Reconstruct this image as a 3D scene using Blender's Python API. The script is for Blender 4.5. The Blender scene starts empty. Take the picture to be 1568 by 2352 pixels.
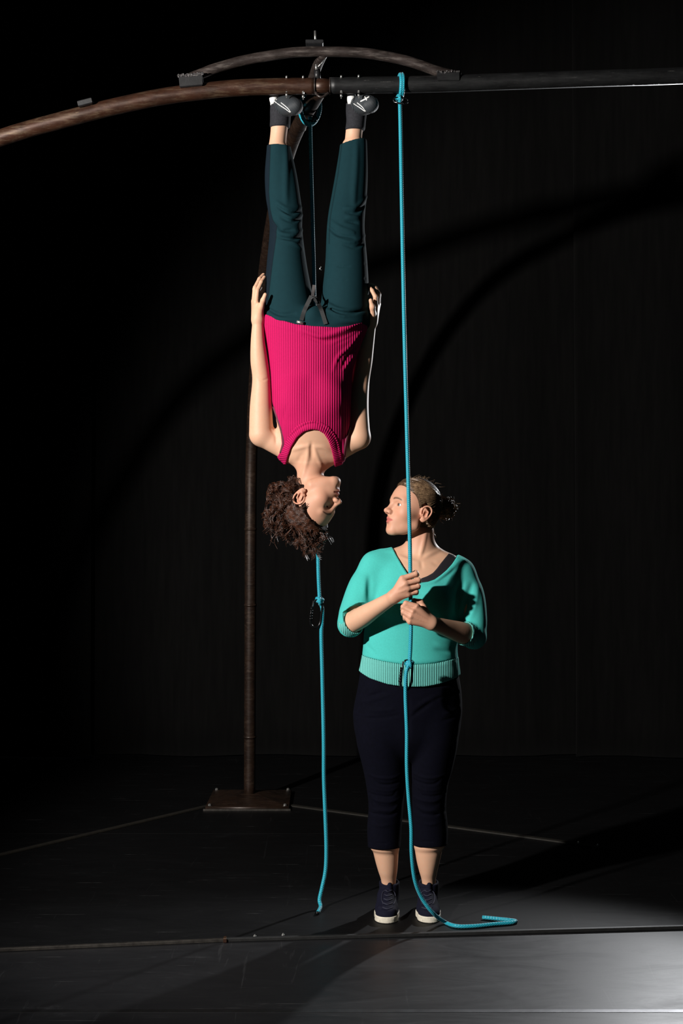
import bpy, math, random
import numpy as np
from mathutils import Vector

# ------------------------------------------------------------------ camera, light, exposure
scene = bpy.context.scene
COL = scene.collection
FPX = 3065.0          # focal length in pixels of the 1568 x 2352 frame
CAMH = 1.54
cam_d = bpy.data.cameras.new('camera')
cam = bpy.data.objects.new('camera', cam_d)
COL.objects.link(cam)
cam.location = (0, 0, CAMH)
cam.rotation_euler = (math.pi / 2, 0, 0)
cam_d.sensor_fit = 'HORIZONTAL'
cam_d.sensor_width = 24.0
cam_d.lens = FPX / 1568.0 * 24.0
cam_d.clip_start = 0.05
scene.camera = cam

world = bpy.data.worlds.new('world')
scene.world = world
world.use_nodes = True
bgn = world.node_tree.nodes['Background']
bgn.inputs['Color'].default_value = (0.75, 0.85, 1.0, 1)
bgn.inputs['Strength'].default_value = 0.004

def spot(name, loc, target, power, size, blend, radius, color):
    l = bpy.data.lights.new(name, 'SPOT')
    l.energy = power
    l.spot_size = math.radians(size)
    l.spot_blend = blend
    l.shadow_soft_size = radius
    l.color = color
    o = bpy.data.objects.new(name, l)
    COL.objects.link(o)
    o.location = loc
    o.rotation_euler = (Vector(target) - Vector(loc)).to_track_quat('-Z', 'Y').to_euler()
    return o

spot('key_strobe', (-2.90, 1.95, 2.70), (-0.05, 5.0, 1.75), 1400, 66, 0.5, 0.07, (1.0, 0.96, 0.91))
spot('rim_strobe', (2.22, 8.12, 2.60), (0.57, 4.59, 2.10), 400, 67, 0.25, 0.06, (0.95, 0.97, 1.0))

vs = scene.view_settings
vs.view_transform = 'Standard'
vs.look = 'None'
vs.gamma = 1.0
vs.use_curve_mapping = False
vs.exposure = 0.0

# ------------------------------------------------------------------ helpers
def P(px, py, Y):
    """point at depth Y (metres from the camera) behind a pixel of the 1568 x 2352 frame"""
    return np.array([(px - 784.0) / FPX * Y, Y, CAMH - (py - 1176.0) / FPX * Y])

def on_floor(px, py, z=0.0):
    Y = (CAMH - z) * FPX / (py - 1176.0)
    return P(px, py, Y)

def catmull(pts, n=8):
    pts = np.asarray(pts, float)
    if len(pts) < 3:
        t = np.linspace(0, 1, n + 1)[:, None]
        return pts[0] * (1 - t) + pts[1] * t
    q = np.vstack([2 * pts[0] - pts[1], pts, 2 * pts[-1] - pts[-2]])
    out = []
    for i in range(1, len(q) - 2):
        p0, p1, p2, p3 = q[i - 1], q[i], q[i + 1], q[i + 2]
        for t in np.linspace(0, 1, n, endpoint=False):
            out.append(0.5 * ((2 * p1) + (-p0 + p2) * t + (2 * p0 - 5 * p1 + 4 * p2 - p3) * t * t
                              + (-p0 + 3 * p1 - 3 * p2 + p3) * t ** 3))
    out.append(q[-2])
    return np.array(out)

def tube_data(pts, rad, sides=8, closed=False):
    pts = np.asarray(pts, float)
    n = len(pts)
    rad = np.broadcast_to(np.asarray(rad, float), (n,))
    if closed:
        tan = np.roll(pts, -1, 0) - np.roll(pts, 1, 0)
    else:
        tan = np.gradient(pts, axis=0)
    tan /= (np.linalg.norm(tan, axis=1, keepdims=True) + 1e-12)
    ref = np.array([0, 0, 1.0]) if abs(tan[0][2]) < 0.9 else np.array([1.0, 0, 0])
    u = np.cross(tan[0], ref); u /= np.linalg.norm(u)
    U = np.empty_like(pts)
    for i in range(n):
        u = u - tan[i] * np.dot(u, tan[i])
        u /= (np.linalg.norm(u) + 1e-12)
        U[i] = u
    Vv = np.cross(tan, U)
    a = np.linspace(0, 2 * math.pi, sides, endpoint=False)
    ring = pts[:, None, :] + rad[:, None, None] * (np.cos(a)[None, :, None] * U[:, None, :] + np.sin(a)[None, :, None] * Vv[:, None, :])
    verts = ring.reshape(-1, 3)
    faces = []
    m = n if closed else n - 1
    i = np.arange(m)[:, None]; j = np.arange(sides)[None, :]
    i2 = (i + 1) % n; j2 = (j + 1) % sides
    f = np.stack([i * sides + j, i * sides + j2, i2 * sides + j2, i2 * sides + j], -1).reshape(-1, 4)
    faces = f.tolist()
    if not closed:
        faces.append(list(range(sides))[::-1])
        faces.append([(n - 1) * sides + k for k in range(sides)])
    return verts, faces

class MB:
    """collects shapes and links them as ONE mesh object"""
    def __init__(self):
        self.v = []; self.f = []; self.n = 0
    def add(self, v, f):
        v = np.asarray(v, float)
        self.v.append(v)
        self.f += [[a + self.n for a in q] for q in f]
        self.n += len(v)
        return self
    def tube(self, pts, rad, sides=10, closed=False):
        return self.add(*tube_data(pts, rad, sides, closed))
    def box(self, c, s, R=None, bev=0.0):
        c = np.asarray(c, float); h = np.asarray(s, float) / 2
        if bev <= 0:
            v = np.array([[x, y, z] for x in (-1, 1) for y in (-1, 1) for z in (-1, 1)], float) * h
            f = [[0, 1, 3, 2], [4, 6, 7, 5], [0, 4, 5, 1], [2, 3, 7, 6], [0, 2, 6, 4], [1, 5, 7, 3]]
        else:
            v = []
            for sz, ins in ((-1, bev), (-1, 0), (1, 0), (1, bev)):
                z = sz * (h[2] - (0 if ins else bev))
                for x, y in ((-1, -1), (1, -1), (1, 1), (-1, 1)):
                    v.append([x * (h[0] - ins), y * (h[1] - ins), z])
            v = np.array(v)
            f = [[3, 2, 1, 0], [12, 13, 14, 15]]
            for r in range(3):
                for k in range(4):
                    k2 = (k + 1) % 4
                    f.append([r * 4 + k, r * 4 + k2, r * 4 + 4 + k2, r * 4 + 4 + k])
        if R is not None:
            v = v @ np.asarray(R).T
        return self.add(v + c, f)
    def lathe(self, prof, c, axis=(0, 0, 1), sides=16):
        ax = np.asarray(axis, float); ax /= np.linalg.norm(ax)
        ref = np.array([1.0, 0, 0]) if abs(ax[0]) < 0.8 else np.array([0, 1.0, 0])
        u = np.cross(ax, ref); u /= np.linalg.norm(u); w = np.cross(ax, u)
        a = np.linspace(0, 2 * math.pi, sides, endpoint=False)
        v = []
        for r, h in prof:
            v.append(np.asarray(c) + ax * h + r * (np.cos(a)[:, None] * u + np.sin(a)[:, None] * w))
        n = len(prof)
        f = []
        for i in range(n - 1):
            for j in range(sides):
                j2 = (j + 1) % sides
                f.append([i * sides + j, i * sides + j2, (i + 1) * sides + j2, (i + 1) * sides + j])
        f.append(list(range(sides))[::-1]); f.append([(n - 1) * sides + k for k in range(sides)])
        return self.add(np.vstack(v), f)
    def build(self, name, mat, parent=None, smooth=True):
        return mk(name, np.vstack(self.v), self.f, mat, parent, smooth)

BASE = {}
def mk(name, v, f, mat, parent=None, smooth=True, colors=None):
    v = np.asarray(v, float)
    base = np.array(BASE.get(parent.name, (0, 0, 0)), float) if parent is not None else np.zeros(3)
    v = v - base
    me = bpy.data.meshes.new(name)
    if isinstance(f, np.ndarray):
        me.vertices.add(len(v)); me.vertices.foreach_set('co', v.astype(np.float32).ravel())
        m, k = f.shape
        me.loops.add(m * k); me.loops.foreach_set('vertex_index', f.astype(np.int32).ravel())
        me.polygons.add(m); me.polygons.foreach_set('loop_start', (np.arange(m) * k).astype(np.int32))
        me.update(calc_edges=True)
    else:
        me.from_pydata(v.tolist(), [], f)
    me.validate()
    if smooth:
        me.polygons.foreach_set('use_smooth', np.ones(len(me.polygons), bool))
    if colors is not None:
        ca = me.color_attributes.new('tint', 'FLOAT_COLOR', 'POINT')
        c4 = np.ones((len(v), 4), np.float32); c4[:, :3] = colors
        ca.data.foreach_set('color', c4.ravel())
    me.materials.append(mat)
    o = bpy.data.objects.new(name, me)
    COL.objects.link(o)
    if parent is not None:
        o.parent = parent
        BASE[o.name] = base
    return o

def thing(name, label, cat, loc, group=None):
    o = bpy.data.objects.new(name, None)
    o.empty_display_size = 0.1
    COL.objects.link(o)
    o.location = loc
    BASE[o.name] = tuple(float(a) for a in loc)
    o['label'] = label; o['category'] = cat
    if group: o['group'] = group
    return o

# ------------------------------------------------------------------ materials
def nmat(name):
    m = bpy.data.materials.new(name); m.use_nodes = True
    nt = m.node_tree
    return m, nt, nt.nodes['Principled BSDF']

def coords(nt, scale=(1, 1, 1), rot=(0, 0, 0)):
    tc = nt.nodes.new('ShaderNodeTexCoord'); mp = nt.nodes.new('ShaderNodeMapping')
    mp.inputs['Scale'].default_value = scale
    mp.inputs['Rotation'].default_value = rot
    nt.links.new(tc.outputs['Object'], mp.inputs['Vector'])
    return mp.outputs['Vector']

def noise(nt, vec, scale, detail=4, rough=0.55, dist=0.0):
    n = nt.nodes.new('ShaderNodeTexNoise')
    n.inputs['Scale'].default_value = scale; n.inputs['Detail'].default_value = detail
    n.inputs['Roughness'].default_value = rough; n.inputs['Distortion'].default_value = dist
    nt.links.new(vec, n.inputs['Vector'])
    return n.outputs['Fac']

def ramp(nt, fac, stops):
    r = nt.nodes.new('ShaderNodeValToRGB')
    el = r.color_ramp.elements
    el[0].position, el[1].position = stops[0][0], stops[-1][0]
    c = lambda x: tuple(x) + (1,) if len(x) == 3 else tuple(x)
    el[0].color, el[1].color = c(stops[0][1]), c(stops[-1][1])
    for p, col in stops[1:-1]:
        e = el.new(p); e.color = c(col)
    nt.links.new(fac, r.inputs['Fac'])
    return r.outputs['Color']

def bump(nt, bsdf, height, strength=0.4, dist=0.002, prev=None):
    b = nt.nodes.new('ShaderNodeBump')
    b.inputs['Strength'].default_value = strength; b.inputs['Distance'].default_value = dist
    nt.links.new(height, b.inputs['Height'])
    if prev is not None: nt.links.new(prev, b.inputs['Normal'])
    nt.links.new(b.outputs['Normal'], bsdf.inputs['Normal'])
    return b.outputs['Normal']

def wave(nt, vec, scale, direction='X', dist=0.0, profile='SIN'):
    w = nt.nodes.new('ShaderNodeTexWave')
    w.wave_type = 'BANDS'; w.bands_direction = direction; w.wave_profile = profile
    w.inputs['Scale'].default_value = scale; w.inputs['Distortion'].default_value = dist
    w.inputs['Detail'].default_value = 1.0
    nt.links.new(vec, w.inputs['Vector'])
    return w.outputs['Fac']

def mix(nt, fac, a, b, mode='MIX'):
    m = nt.nodes.new('ShaderNodeMix'); m.data_type = 'RGBA'; m.blend_type = mode
    if isinstance(fac, (int, float)): m.inputs[0].default_value = fac
    else: nt.links.new(fac, m.inputs[0])
    for s, x in ((6, a), (7, b)):
        if isinstance(x, tuple): m.inputs[s].default_value = x + (1,) if len(x) == 3 else x
        else: nt.links.new(x, m.inputs[s])
    return m.outputs[2]

def simple(name, col, rough=0.5, metal=0.0, var=0.25, nscale=30, bstr=0.15, bdist=0.001, spec=0.5, sheen=0.0):
    m, nt, b = nmat(name)
    v = coords(nt)
    f = noise(nt, v, nscale, 5)
    lo = tuple(c * (1 - var) for c in col); hi = tuple(min(1, c * (1 + var)) for c in col)
    nt.links.new(ramp(nt, f, [(0.3, lo), (0.7, hi)]), b.inputs['Base Color'])
    b.inputs['Roughness'].default_value = rough; b.inputs['Metallic'].default_value = metal
    b.inputs['Specular IOR Level'].default_value = spec
    if sheen: b.inputs['Sheen Weight'].default_value = sheen
    if bstr: bump(nt, b, noise(nt, v, nscale * 4, 4), bstr, bdist)
    return m

M = {}
def make_rust(name, base, scuff, dark, amt, metal=0.35, rough=0.38):
    m, nt, b = nmat(name)
    v = coords(nt)
    vs_ = coords(nt, (0.8, 1.0, 1.0))
    f1 = noise(nt, v, 14, 6, 0.65); f2 = noise(nt, coords(nt, (0.18, 1.3, 1.3)), 60, 10, 0.72, 0.2); fp = noise(nt, v, 6, 4, 0.6); f3 = noise(nt, coords(nt, (0.12, 1, 1)), 120, 4, 0.6)
    c = ramp(nt, f1, [(0.32, dark), (0.6, base)])
    pm = nt.nodes.new('ShaderNodeMath'); pm.operation = 'MULTIPLY'
    nt.links.new(ramp(nt, f2, [(amt - 0.06, (0, 0, 0)), (amt + 0.14, (1, 1, 1))]), pm.inputs[0]); nt.links.new(ramp(nt, fp, [(0.40, (0.10,) * 3), (0.62, (1, 1, 1))]), pm.inputs[1])
    msk = pm.outputs[0]
    c = mix(nt, msk, c, scuff)
    scr = ramp(nt, f3, [(0.70, (0, 0, 0)), (0.76, (1, 1, 1))])
    c = mix(nt, scr, c, tuple(min(1, s * 1.6) for s in scuff))
    nt.links.new(c, b.inputs['Base Color'])
    b.inputs['Metallic'].default_value = metal
    nt.links.new(ramp(nt, f2, [(0.3, (rough - 0.08,) * 3), (0.8, (rough + 0.25,) * 3)]), b.inputs['Roughness'])
    bump(nt, b, f2, 0.25, 0.0015)
    return m
M['rust'] = make_rust('rusty_steel', (0.050, 0.020, 0.011), (0.13, 0.088, 0.052), (0.024, 0.010, 0.006), 0.53)
M['bow'] = make_rust('brown_black_steel', (0.045, 0.033, 0.030), (0.15, 0.125, 0.11), (0.022, 0.017, 0.015), 0.54)
M['post'] = make_rust('rusty_steel_dimmed', (0.030, 0.016, 0.010), (0.07, 0.045, 0.028), (0.014, 0.008, 0.006), 0.58)  # dim light at the rear leg put into a darker steel colour
M['black_pipe'] = make_rust('black_painted_steel', (0.010, 0.0105, 0.011), (0.07, 0.068, 0.065), (0.006, 0.006, 0.0065), 0.66, 0.2, 0.45)
M['weld'] = simple('weld_bead_steel', (0.16, 0.15, 0.15), 0.25, 0.9, 0.6, 150, 0.9, 0.004)
M['plate'] = simple('black_weld_plate', (0.010, 0.010, 0.011), 0.45, 0.1, 0.3, 60, 0.3)
M['zinc'] = simple('zinc_bolt', (0.78, 0.77, 0.74), 0.3, 0.9, 0.1, 80, 0.1)
M['bar_steel'] = simple('floor_bar_steel', (0.11, 0.10, 0.09), 0.32, 0.8, 0.35, 40, 0.15)
M['bar_black'] = simple('floor_bar_black', (0.010, 0.010, 0.010), 0.55, 0.1, 0.3, 60, 0.2)
M['bar_rust'] = simple('floor_bar_rusty', (0.011, 0.009, 0.006), 0.65, 0.1, 0.4, 40, 0.2)
M['black_metal'] = simple('black_anodised', (0.010, 0.010, 0.011), 0.22, 0.6, 0.2, 80, 0.1)
M['gate_metal'] = simple('steel_gate', (0.30, 0.30, 0.31), 0.28, 0.95, 0.2, 80, 0.1)

def make_rope():
    m, nt, b = nmat('teal_braided_rope')
    v = coords(nt)
    w1 = wave(nt, coords(nt, (1, 1, 1), (0, 0.6, 0)), 55, 'Z', 0.6); w2 = wave(nt, coords(nt, (1, 1, 1), (0, -0.6, 0)), 55, 'Z', 0.6)
    mx = nt.nodes.new('ShaderNodeMath'); mx.operation = 'MULTIPLY'
    nt.links.new(w1, mx.inputs[0]); nt.links.new(w2, mx.inputs[1])
    c = ramp(nt, mx.outputs[0], [(0.0, (0.000, 0.190, 0.270)), (0.45, (0.006, 0.370, 0.470))])
    n = noise(nt, v, 9, 3)
    c = mix(nt, n, c, (0.004, 0.32, 0.42))
    nt.links.new(c, b.inputs['Base Color'])
    b.inputs['Roughness'].default_value = 0.5
    b.inputs['Sheen Weight'].default_value = 0.15
    bump(nt, b, mx.outputs[0], 0.7, 0.0015)
    return m
M['rope'] = make_rope()

def make_floor(name, k, r0, r1, spec):
    m, nt, b = nmat(name)
    v = coords(nt)
    big = noise(nt, v, 1.3, 5, 0.6)
    sc1 = noise(nt, coords(nt, (0.8, 2.6, 1), (0, 0, 0.10)), 3.2, 9, 0.75, 0.9)
    sc2 = noise(nt, coords(nt, (6.0, 0.35, 1), (0, 0, 1.2)), 5.0, 7, 0.7, 1.0)
    fine = noise(nt, coords(nt, (0.25, 9, 1), (0, 0, -0.16)), 9.0, 6, 0.7)
    c = ramp(nt, big, [(0.3, (0.0085 * k, 0.0085 * k, 0.0095 * k)), (0.75, (0.014 * k, 0.0142 * k, 0.016 * k))])
    c = mix(nt, ramp(nt, sc1, [(0.60, (0, 0, 0)), (0.80, (0.5, 0.5, 0.5))]), c, (0.050 * k, 0.050 * k, 0.054 * k))
    c = mix(nt, ramp(nt, sc2, [(0.62, (0, 0, 0)), (0.74, (0.5, 0.5, 0.5))]), c, (0.055 * k, 0.055 * k, 0.058 * k))
    c = mix(nt, ramp(nt, fine, [(0.645, (0, 0, 0)), (0.70, (0.6, 0.6, 0.6))]), c, (0.10, 0.10, 0.102))
    nt.links.new(c, b.inputs['Base Color'])
    nt.links.new(ramp(nt, sc1, [(0.3, (r0,) * 3), (0.75, (r1,) * 3)]), b.inputs['Roughness'])
    b.inputs['Specular IOR Level'].default_value = spec
    nrm = bump(nt, b, noise(nt, v, 260, 3), 0.10, 0.0008)
    bump(nt, b, sc1, 0.05, 0.002, nrm)
    return m
M['floor'] = make_floor('black_dance_vinyl', 0.9, 0.36, 0.52, 0.45)
M['mat'] = make_floor('matt_black_vinyl_rear', 0.26, 0.50, 0.64, 0.16)  # darker, rougher copy of the floor vinyl, used behind the front bar
M['tape'] = simple('metallic_seam_tape', (0.13, 0.13, 0.135), 0.42, 1.0, 0.2, 20, 0.08, 0.001)

def make_curtain():
    m, nt, b = nmat('black_stage_serge')
    f = noise(nt, coords(nt, (1, 1, 0.1)), 30, 4)
    nt.links.new(ramp(nt, f, [(0.3, (0.0022, 0.0021, 0.0021)), (0.7, (0.0038, 0.0036, 0.0035))]), b.inputs['Base Color'])
    b.inputs['Roughness'].default_value = 0.95; b.inputs['Specular IOR Level'].default_value = 0.1
    b.inputs['Sheen Weight'].default_value = 0.03
    return m
M['curtain'] = make_curtain()

# ------------------------------------------------------------------ the setting
def struct(o):
    o['kind'] = 'structure'; return o

floor = bpy.data.objects.new('floor', None); COL.objects.link(floor); struct(floor)
def slab(x0, x1, ya0, ya1, yb0, yb1, mat):
    """vinyl sheet between two lines across the room, each given by its depth at x0 and at x1"""
    v = [(x0, ya0, 0), (x1, ya1, 0), (x1, yb1, 0), (x0, yb0, 0)]
    v = np.array(v + [(a_, b_, -0.008) for a_, b_, c_ in v], float)
    return mk('vinyl_sheet', v, [[0, 1, 2, 3], [7, 6, 5, 4], [0, 4, 5, 1], [1, 5, 6, 2], [2, 6, 7, 3], [3, 7, 4, 0]], mat, floor, False)
k_bar = (4.936 - 4.782) / (1.263 - (-0.4166))          # slant of the front bar of the rig
barY = lambda x: 4.820 + k_bar * x
g = 0.002
slab(-7, 7, 0.4, 0.4, 2.25 - g, 2.25 - g, M['floor'])
slab(-7, 7, 2.25 + g, 2.25 + g, 4.118 - g, 4.118 - g, M['floor'])
slab(-7, 7, 4.118 + g, 4.118 + g, barY(-7), barY(7), M['floor'])
slab(-7, 7, barY(-7) + 0.004, barY(7) + 0.004, 6.39 - g, 6.39 - g, M['mat'])
slab(-7, 7, 6.39 + g, 6.39 + g, 8.8, 8.8, M['mat'])
for s in (2.25, 4.118):
    MB().box((0, s, 0.0004), (14, 0.024, 0.0010)).build('seam_tape', M['tape'], floor, False)
MB().box((0, 4.6, -0.06), (14, 8.6, 0.10)).build('subfloor', M['plate'], floor, False)

def curtain(name, x0, x1, y, label, seed, rot=False):
    rng = np.random.default_rng(seed)
    n = int((x1 - x0) / 0.025); m = 26
    xs = np.linspace(x0, x1, n); zs = np.linspace(0.01, 5.3, m)
    ph = np.cumsum(rng.uniform(0.6, 1.5, n)) * 0.16
    amp = 0.05 * (0.7 + 0.5 * np.sin(np.cumsum(rng.normal(0, 0.09, n))))
    v = []
    for k, z in enumerate(zs):
        t = z / 5.3
        dy = amp * np.sin(ph + 0.25 * math.sin(3 * t)) * (1.15 - 0.35 * t)
        xx = xs + 0.02 * np.cos(ph * 0.7 + 2 * t)
        v.append(np.stack([xx, y + dy, np.full(n, z)], 1))
    v = np.vstack(v)
    if rot: v = v[:, [1, 0, 2]]
    i = np.arange(m - 1)[:, None] * n; j = np.arange(n - 1)[None, :]
    f = np.stack([i + j, i + j + 1, i + n + j + 1, i + n + j], -1).reshape(-1, 4)
    o = mk(name, v, f, M['curtain'])
    sm = o.modifiers.new('thickness', 'SOLIDIFY'); sm.thickness = 0.003
    o['label'] = label; o['category'] = 'curtain'; o['group'] = 'black stage curtains'
    return o
curtain('stage_curtain', -6.2, -1.55, 8.35, 'black pleated stage curtain at the back, left of the rusty post', 1)
curtain('stage_curtain', -1.6, 1.5, 8.40, 'black pleated stage curtain at the back, behind both women', 2)
curtain('stage_curtain', 1.45, 6.2, 8.35, 'black pleated stage curtain at the back, right of both women', 3)

# ------------------------------------------------------------------ the rig
CX, CY, CZ = -0.072, 5.0, CAMH + (1176 - 198) / FPX * 5.0    # crown of the rig
rig = thing('aerial_rig', 'brown and black tubular steel rig with a bow over its beam and a rear leg', 'rig', (CX, CY + 0.5, 0))
TR = 0.0305
# left leg, going round from the floor up to the crown (its drop read off the photograph)
pl = [P(x, y, 5.0) for x, y in ((0, 317), (60, 298), (122, 281), (245, 249), (367, 223), (480, 208), (560, 201), (655, 198.5), (722, 198))]
t0 = math.radians(16.5)
larc = [pl[0] + np.array([-1.62 * (math.sin(t_) - math.sin(t0)), 0, -1.62 * (math.cos(t0) - math.cos(t_))]) for t_ in np.radians((90, 80, 70, 60, 50, 40, 30, 23))]
LX = larc[0][0]
left_pts = [np.array((LX, 5.0, 0.03)), np.array((LX, 5.0, 0.7))] + larc + pl
o = MB().tube(catmull(left_pts, 8), TR, 24).build('left_leg', M['rust'], rig)
right_pts = [P(x, y, 5.0) for x, y in ((758, 197), (860, 195.5), (1000, 193), (1145, 188), (1350, 181), (1568, 174))] + \
    [np.array((1.75, 5.0, 3.20)), np.array((2.10, 5.0, 3.10)), np.array((2.33, 5.0, 2.75)), np.array((2.38, 5.0, 2.2)), np.array((2.38, 5.0, 0.03))]
MB().tube(catmull(right_pts, 8), TR, 24).build('right_leg', M['black_pipe'], rig)
MB().tube([P(716, 198, 5.0), P(762, 197, 5.0)], 0.0275, 24).build('coupler', M['rust'], rig)
for x in (722.5, 757.5):
    MB().tube([P(x - 1.2, 198, 5.0), P(x + 1.2, 198, 5.0)], TR + 0.0012, 24).build('coupler_ring', M['bow'], rig)
# underside fitting hanging below the coupler
MB().tube(catmull([P(724, 212, 4.985), P(732, 221, 4.975), P(742, 222, 4.975), P(754, 213, 4.985)], 6), 0.0045, 8).build('coupler_lug', M['bow'], rig)
# rear leg: flat, then a quarter arc of 1.62 m radius, then down to its plate
bdir = np.array([-0.41, 2.05, 0]); bdir /= np.linalg.norm(bdir)
rp = []
C0 = np.array([CX - 0.004, CY, CZ])
for s in (0.035, 0.2, 0.42):
    rp.append(C0 + bdir * s)
for th in np.radians(np.arange(10, 91, 10)):
    rp.append(C0 + bdir * (0.42 + 1.62 * math.sin(th)) - np.array([0, 0, 1.62 * (1 - math.cos(th))]))
end = rp[-1].copy()
foot = np.array([P(573, 1838, 7.08)[0], 7.08, 0.0])
for t in (0.25, 0.5, 0.75, 1.0):
    q = end * (1 - t) + foot * t; q[2] = end[2] * (1 - t) + 0.03 * t
    rp.append(q)
MB().tube(catmull(rp, 6), TR, 24).build('rear_leg', M['post'], rig)
for z in (0.35, 1.05, 1.45):
    c = foot * 1.0; c = foot + (end - foot) * (z / end[2]); c[2] = z
    MB().tube([c - (0, 0, 0.006), c + (0, 0, 0.006)], TR + 0.0025, 24).build('pipe_collar', M['post'], rig)
# bow above the beam
bow_px = [(428, 186), (440, 178), (468, 167), (495, 157), (564, 138), (655, 122.5), (700, 119), (747, 118.5), (839, 122), (931, 139), (1000, 162), (1040, 173), (1056, 178)]
MB().tube(catmull([P(x, y, 5.0) for x, y in bow_px], 6), 0.0190, 18).build('bow', M['bow'], rig)
bow_c = P(742, 119, 5.0)
rb = [bow_c + bdir * s - np.array([0, 0, d]) for s, d in ((0.0, 0.005), (0.12, 0.012), (0.25, 0.038), (0.38, 0.085), (0.49, 0.15))]
MB().tube(catmull(rb, 6), 0.0190, 18).build('rear_bow', M['bow'], rig)
MB().box(P(722, 100, 5.01), (0.066, 0.05, 0.016), bev=0.003).build('bow_saddle', M['plate'], rig, False)
MB().tube([P(723.5, 71, 5.02), P(724, 96, 5.02)], 0.0045, 10).build('threaded_rod', M['zinc'], rig)
MB().tube([P(726, 148, 4.985), P(726.5, 160, 4.985)], 0.0055, 6).build('rod_nut', M['zinc'], rig)
MB().tube([P(747, 134, 4.985), P(729, 155, 4.985)], 0.0016, 6).build('safety_wire', M['zinc'], rig)
MB().tube([P(728, 160, 5.0), P(729, 182, 5.0)], 0.012, 12).build('crown_post', M['plate'], rig)
# weld plates
def frame_along(a, b):
    t = (b - a) / np.linalg.norm(b - a)
    n = np.array([0, 1.0, 0]); w = np.cross(t, n)
    return np.stack([t, n, -w], 1) if w[2] < 0 else np.stack([t, n, w], 1)
a, b_ = P(414, 195, 5.0), P(467, 190, 5.0)
MB().box((a + b_) / 2 + (0, -0.012, 0), (0.086, 0.060, 0.044), frame_along(a, b_), 0.003).build('weld_plate', M['plate'], rig, False)
rng = np.random.default_rng(5)
m_ = MB()
for k in range(12):
    t = k / 11
    c = a * (1 - t) + b_ * t + np.array([0, -0.041, 0.021]) + rng.normal(0, 0.0015, 3)
    m_.lathe([(0.001, -0.007), (0.0055, -0.003), (0.006, 0.001), (0.004, 0.005), (0.001, 0.007)], c, (0.3, -0.2, 1), 8)
m_.build('weld_bead', M['weld'], rig)
a2, b2 = P(1003, 180, 5.0), P(1052, 179, 5.0)
MB().box((a2 + b2) / 2 + (0, -0.006, -0.004), (0.082, 0.056, 0.034), frame_along(a2, b2), 0.003).build('weld_plate', M['black_pipe'], rig, False)
m_ = MB()
for k in range(10):
    t = k / 9
    c = a2 * (1 - t) + b2 * t + np.array([0, -0.032, 0.014]) + rng.normal(0, 0.0015, 3)
    m_.lathe([(0.001, -0.005), (0.0042, -0.002), (0.0045, 0.001), (0.003, 0.004), (0.001, 0.005)], c, (0.3, -0.2, 1), 8)
m_.build('weld_bead', M['weld'], rig)
a3, b3 = P(183, 247, 4.99), P(214, 239, 4.99)
MB().box((a3 + b3) / 2 + (0, -0.010, 0.004), (0.054, 0.052, 0.022), frame_along(a3, b3), 0.003).build('weld_tab', M['plate'], rig, False)
# through bolts of the coupler
for x, yt, yb in ((658, 177, 218), (696, 177, 222), (783.5, 176, 220), (823.5, 175, 219)):
    m_ = MB()
    m_.tube([P(x, yt + 8, 4.985), P(x, yb - 6, 4.985)], 0.004, 8)
    m_.lathe([(0.0020, -0.005), (0.0042, -0.0045), (0.0042, 0.003), (0.0025, 0.005)], P(x, yt, 4.978), (0, 0, 1), 6)
    m_.lathe([(0.0025, -0.011), (0.0027, -0.004), (0.0050, -0.0035), (0.0050, 0.004), (0.003, 0.005)], P(x, yb, 4.968), (0, 0, 1), 6)
    m_.build('bolt', M['zinc'], rig)
# base plates
def base_plate(c):
    m = MB()
    h = 0.215
    m.box(c + (0, 0, 0.010), (2 * h, 2 * h, 0.020), bev=0.003)
    bp = m.build('base_plate', M['post'], rig)
    g = MB()
    v = np.array([[-h + .02, -h + .02, 0.02], [h - .02, -h + .02, 0.02], [h - .02, h - .02, 0.02], [-h + .02, h - .02, 0.02],
                  [-0.05, -0.05, 0.050], [0.05, -0.05, 0.050], [0.05, 0.05, 0.050], [-0.05, 0.05, 0.050]]) + c
    g.add(v, [[0, 1, 5, 4], [1, 2, 6, 5], [2, 3, 7, 6], [3, 0, 4, 7], [4, 5, 6, 7]])
    g.build('base_gusset', M['post'], bp, False)
    for sx in (-1, 1):
        for sy in (-1, 1):
            MB().lathe([(0.008, 0), (0.008, 0.008), (0.004, 0.011)], c + (sx * (h - .02), sy * (h - .02), 0.02), (0, 0, 1), 6).build('anchor_bolt', M['zinc'], bp, False)
    MB().box(c + (0, -h - 0.006, 0.005), (2 * h + 0.02, 0.012, 0.010), bev=0.001).build('edge_strip', M['bar_steel'], bp, False)
base_plate(foot * (1, 1, 0) + (0, 0.02, 0))
base_plate(np.array((LX, 5.0, 0)))
base_plate(np.array((2.38, 5.0, 0)))
def floor_bar(a, b, w, h, mat):
    a = np.array([a[0], a[1], 0.0]); b = np.array([b[0], b[1], 0.0])
    d = b - a; L = np.linalg.norm(d); t = d / L
    R = np.stack([t, np.array([-t[1], t[0], 0]), np.array([0, 0, 1.0])], 1)
    return MB().box((a + b) / 2 + (0, 0, h / 2 + 0.0005), (L, w, h), R, min(h, w) * 0.15).build('floor_bar', mat, rig, False)
fa, fj, fb = on_floor(-330, 2200), on_floor(517, 2163), on_floor(1568, 2134)
fb2 = fb + (fb - fj) * 0.6
floor_bar(fa, fj, 0.016, 0.012, M['bar_steel'])
floor_bar(fj, fb2, 0.018, 0.013, M['bar_black'])
floor_bar(on_floor(482, 1852), on_floor(-60, 1980), 0.030, 0.008, M['bar_rust'])
floor_bar(on_floor(668, 1852), on_floor(1400, 1950), 0.030, 0.008, M['bar_rust'])
MB().box(fj * (1, 1, 0) + (0, 0, 0.008), (0.012, 0.03, 0.016), bev=0.002).build('bar_joint', M['rust'], rig, False)
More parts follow.
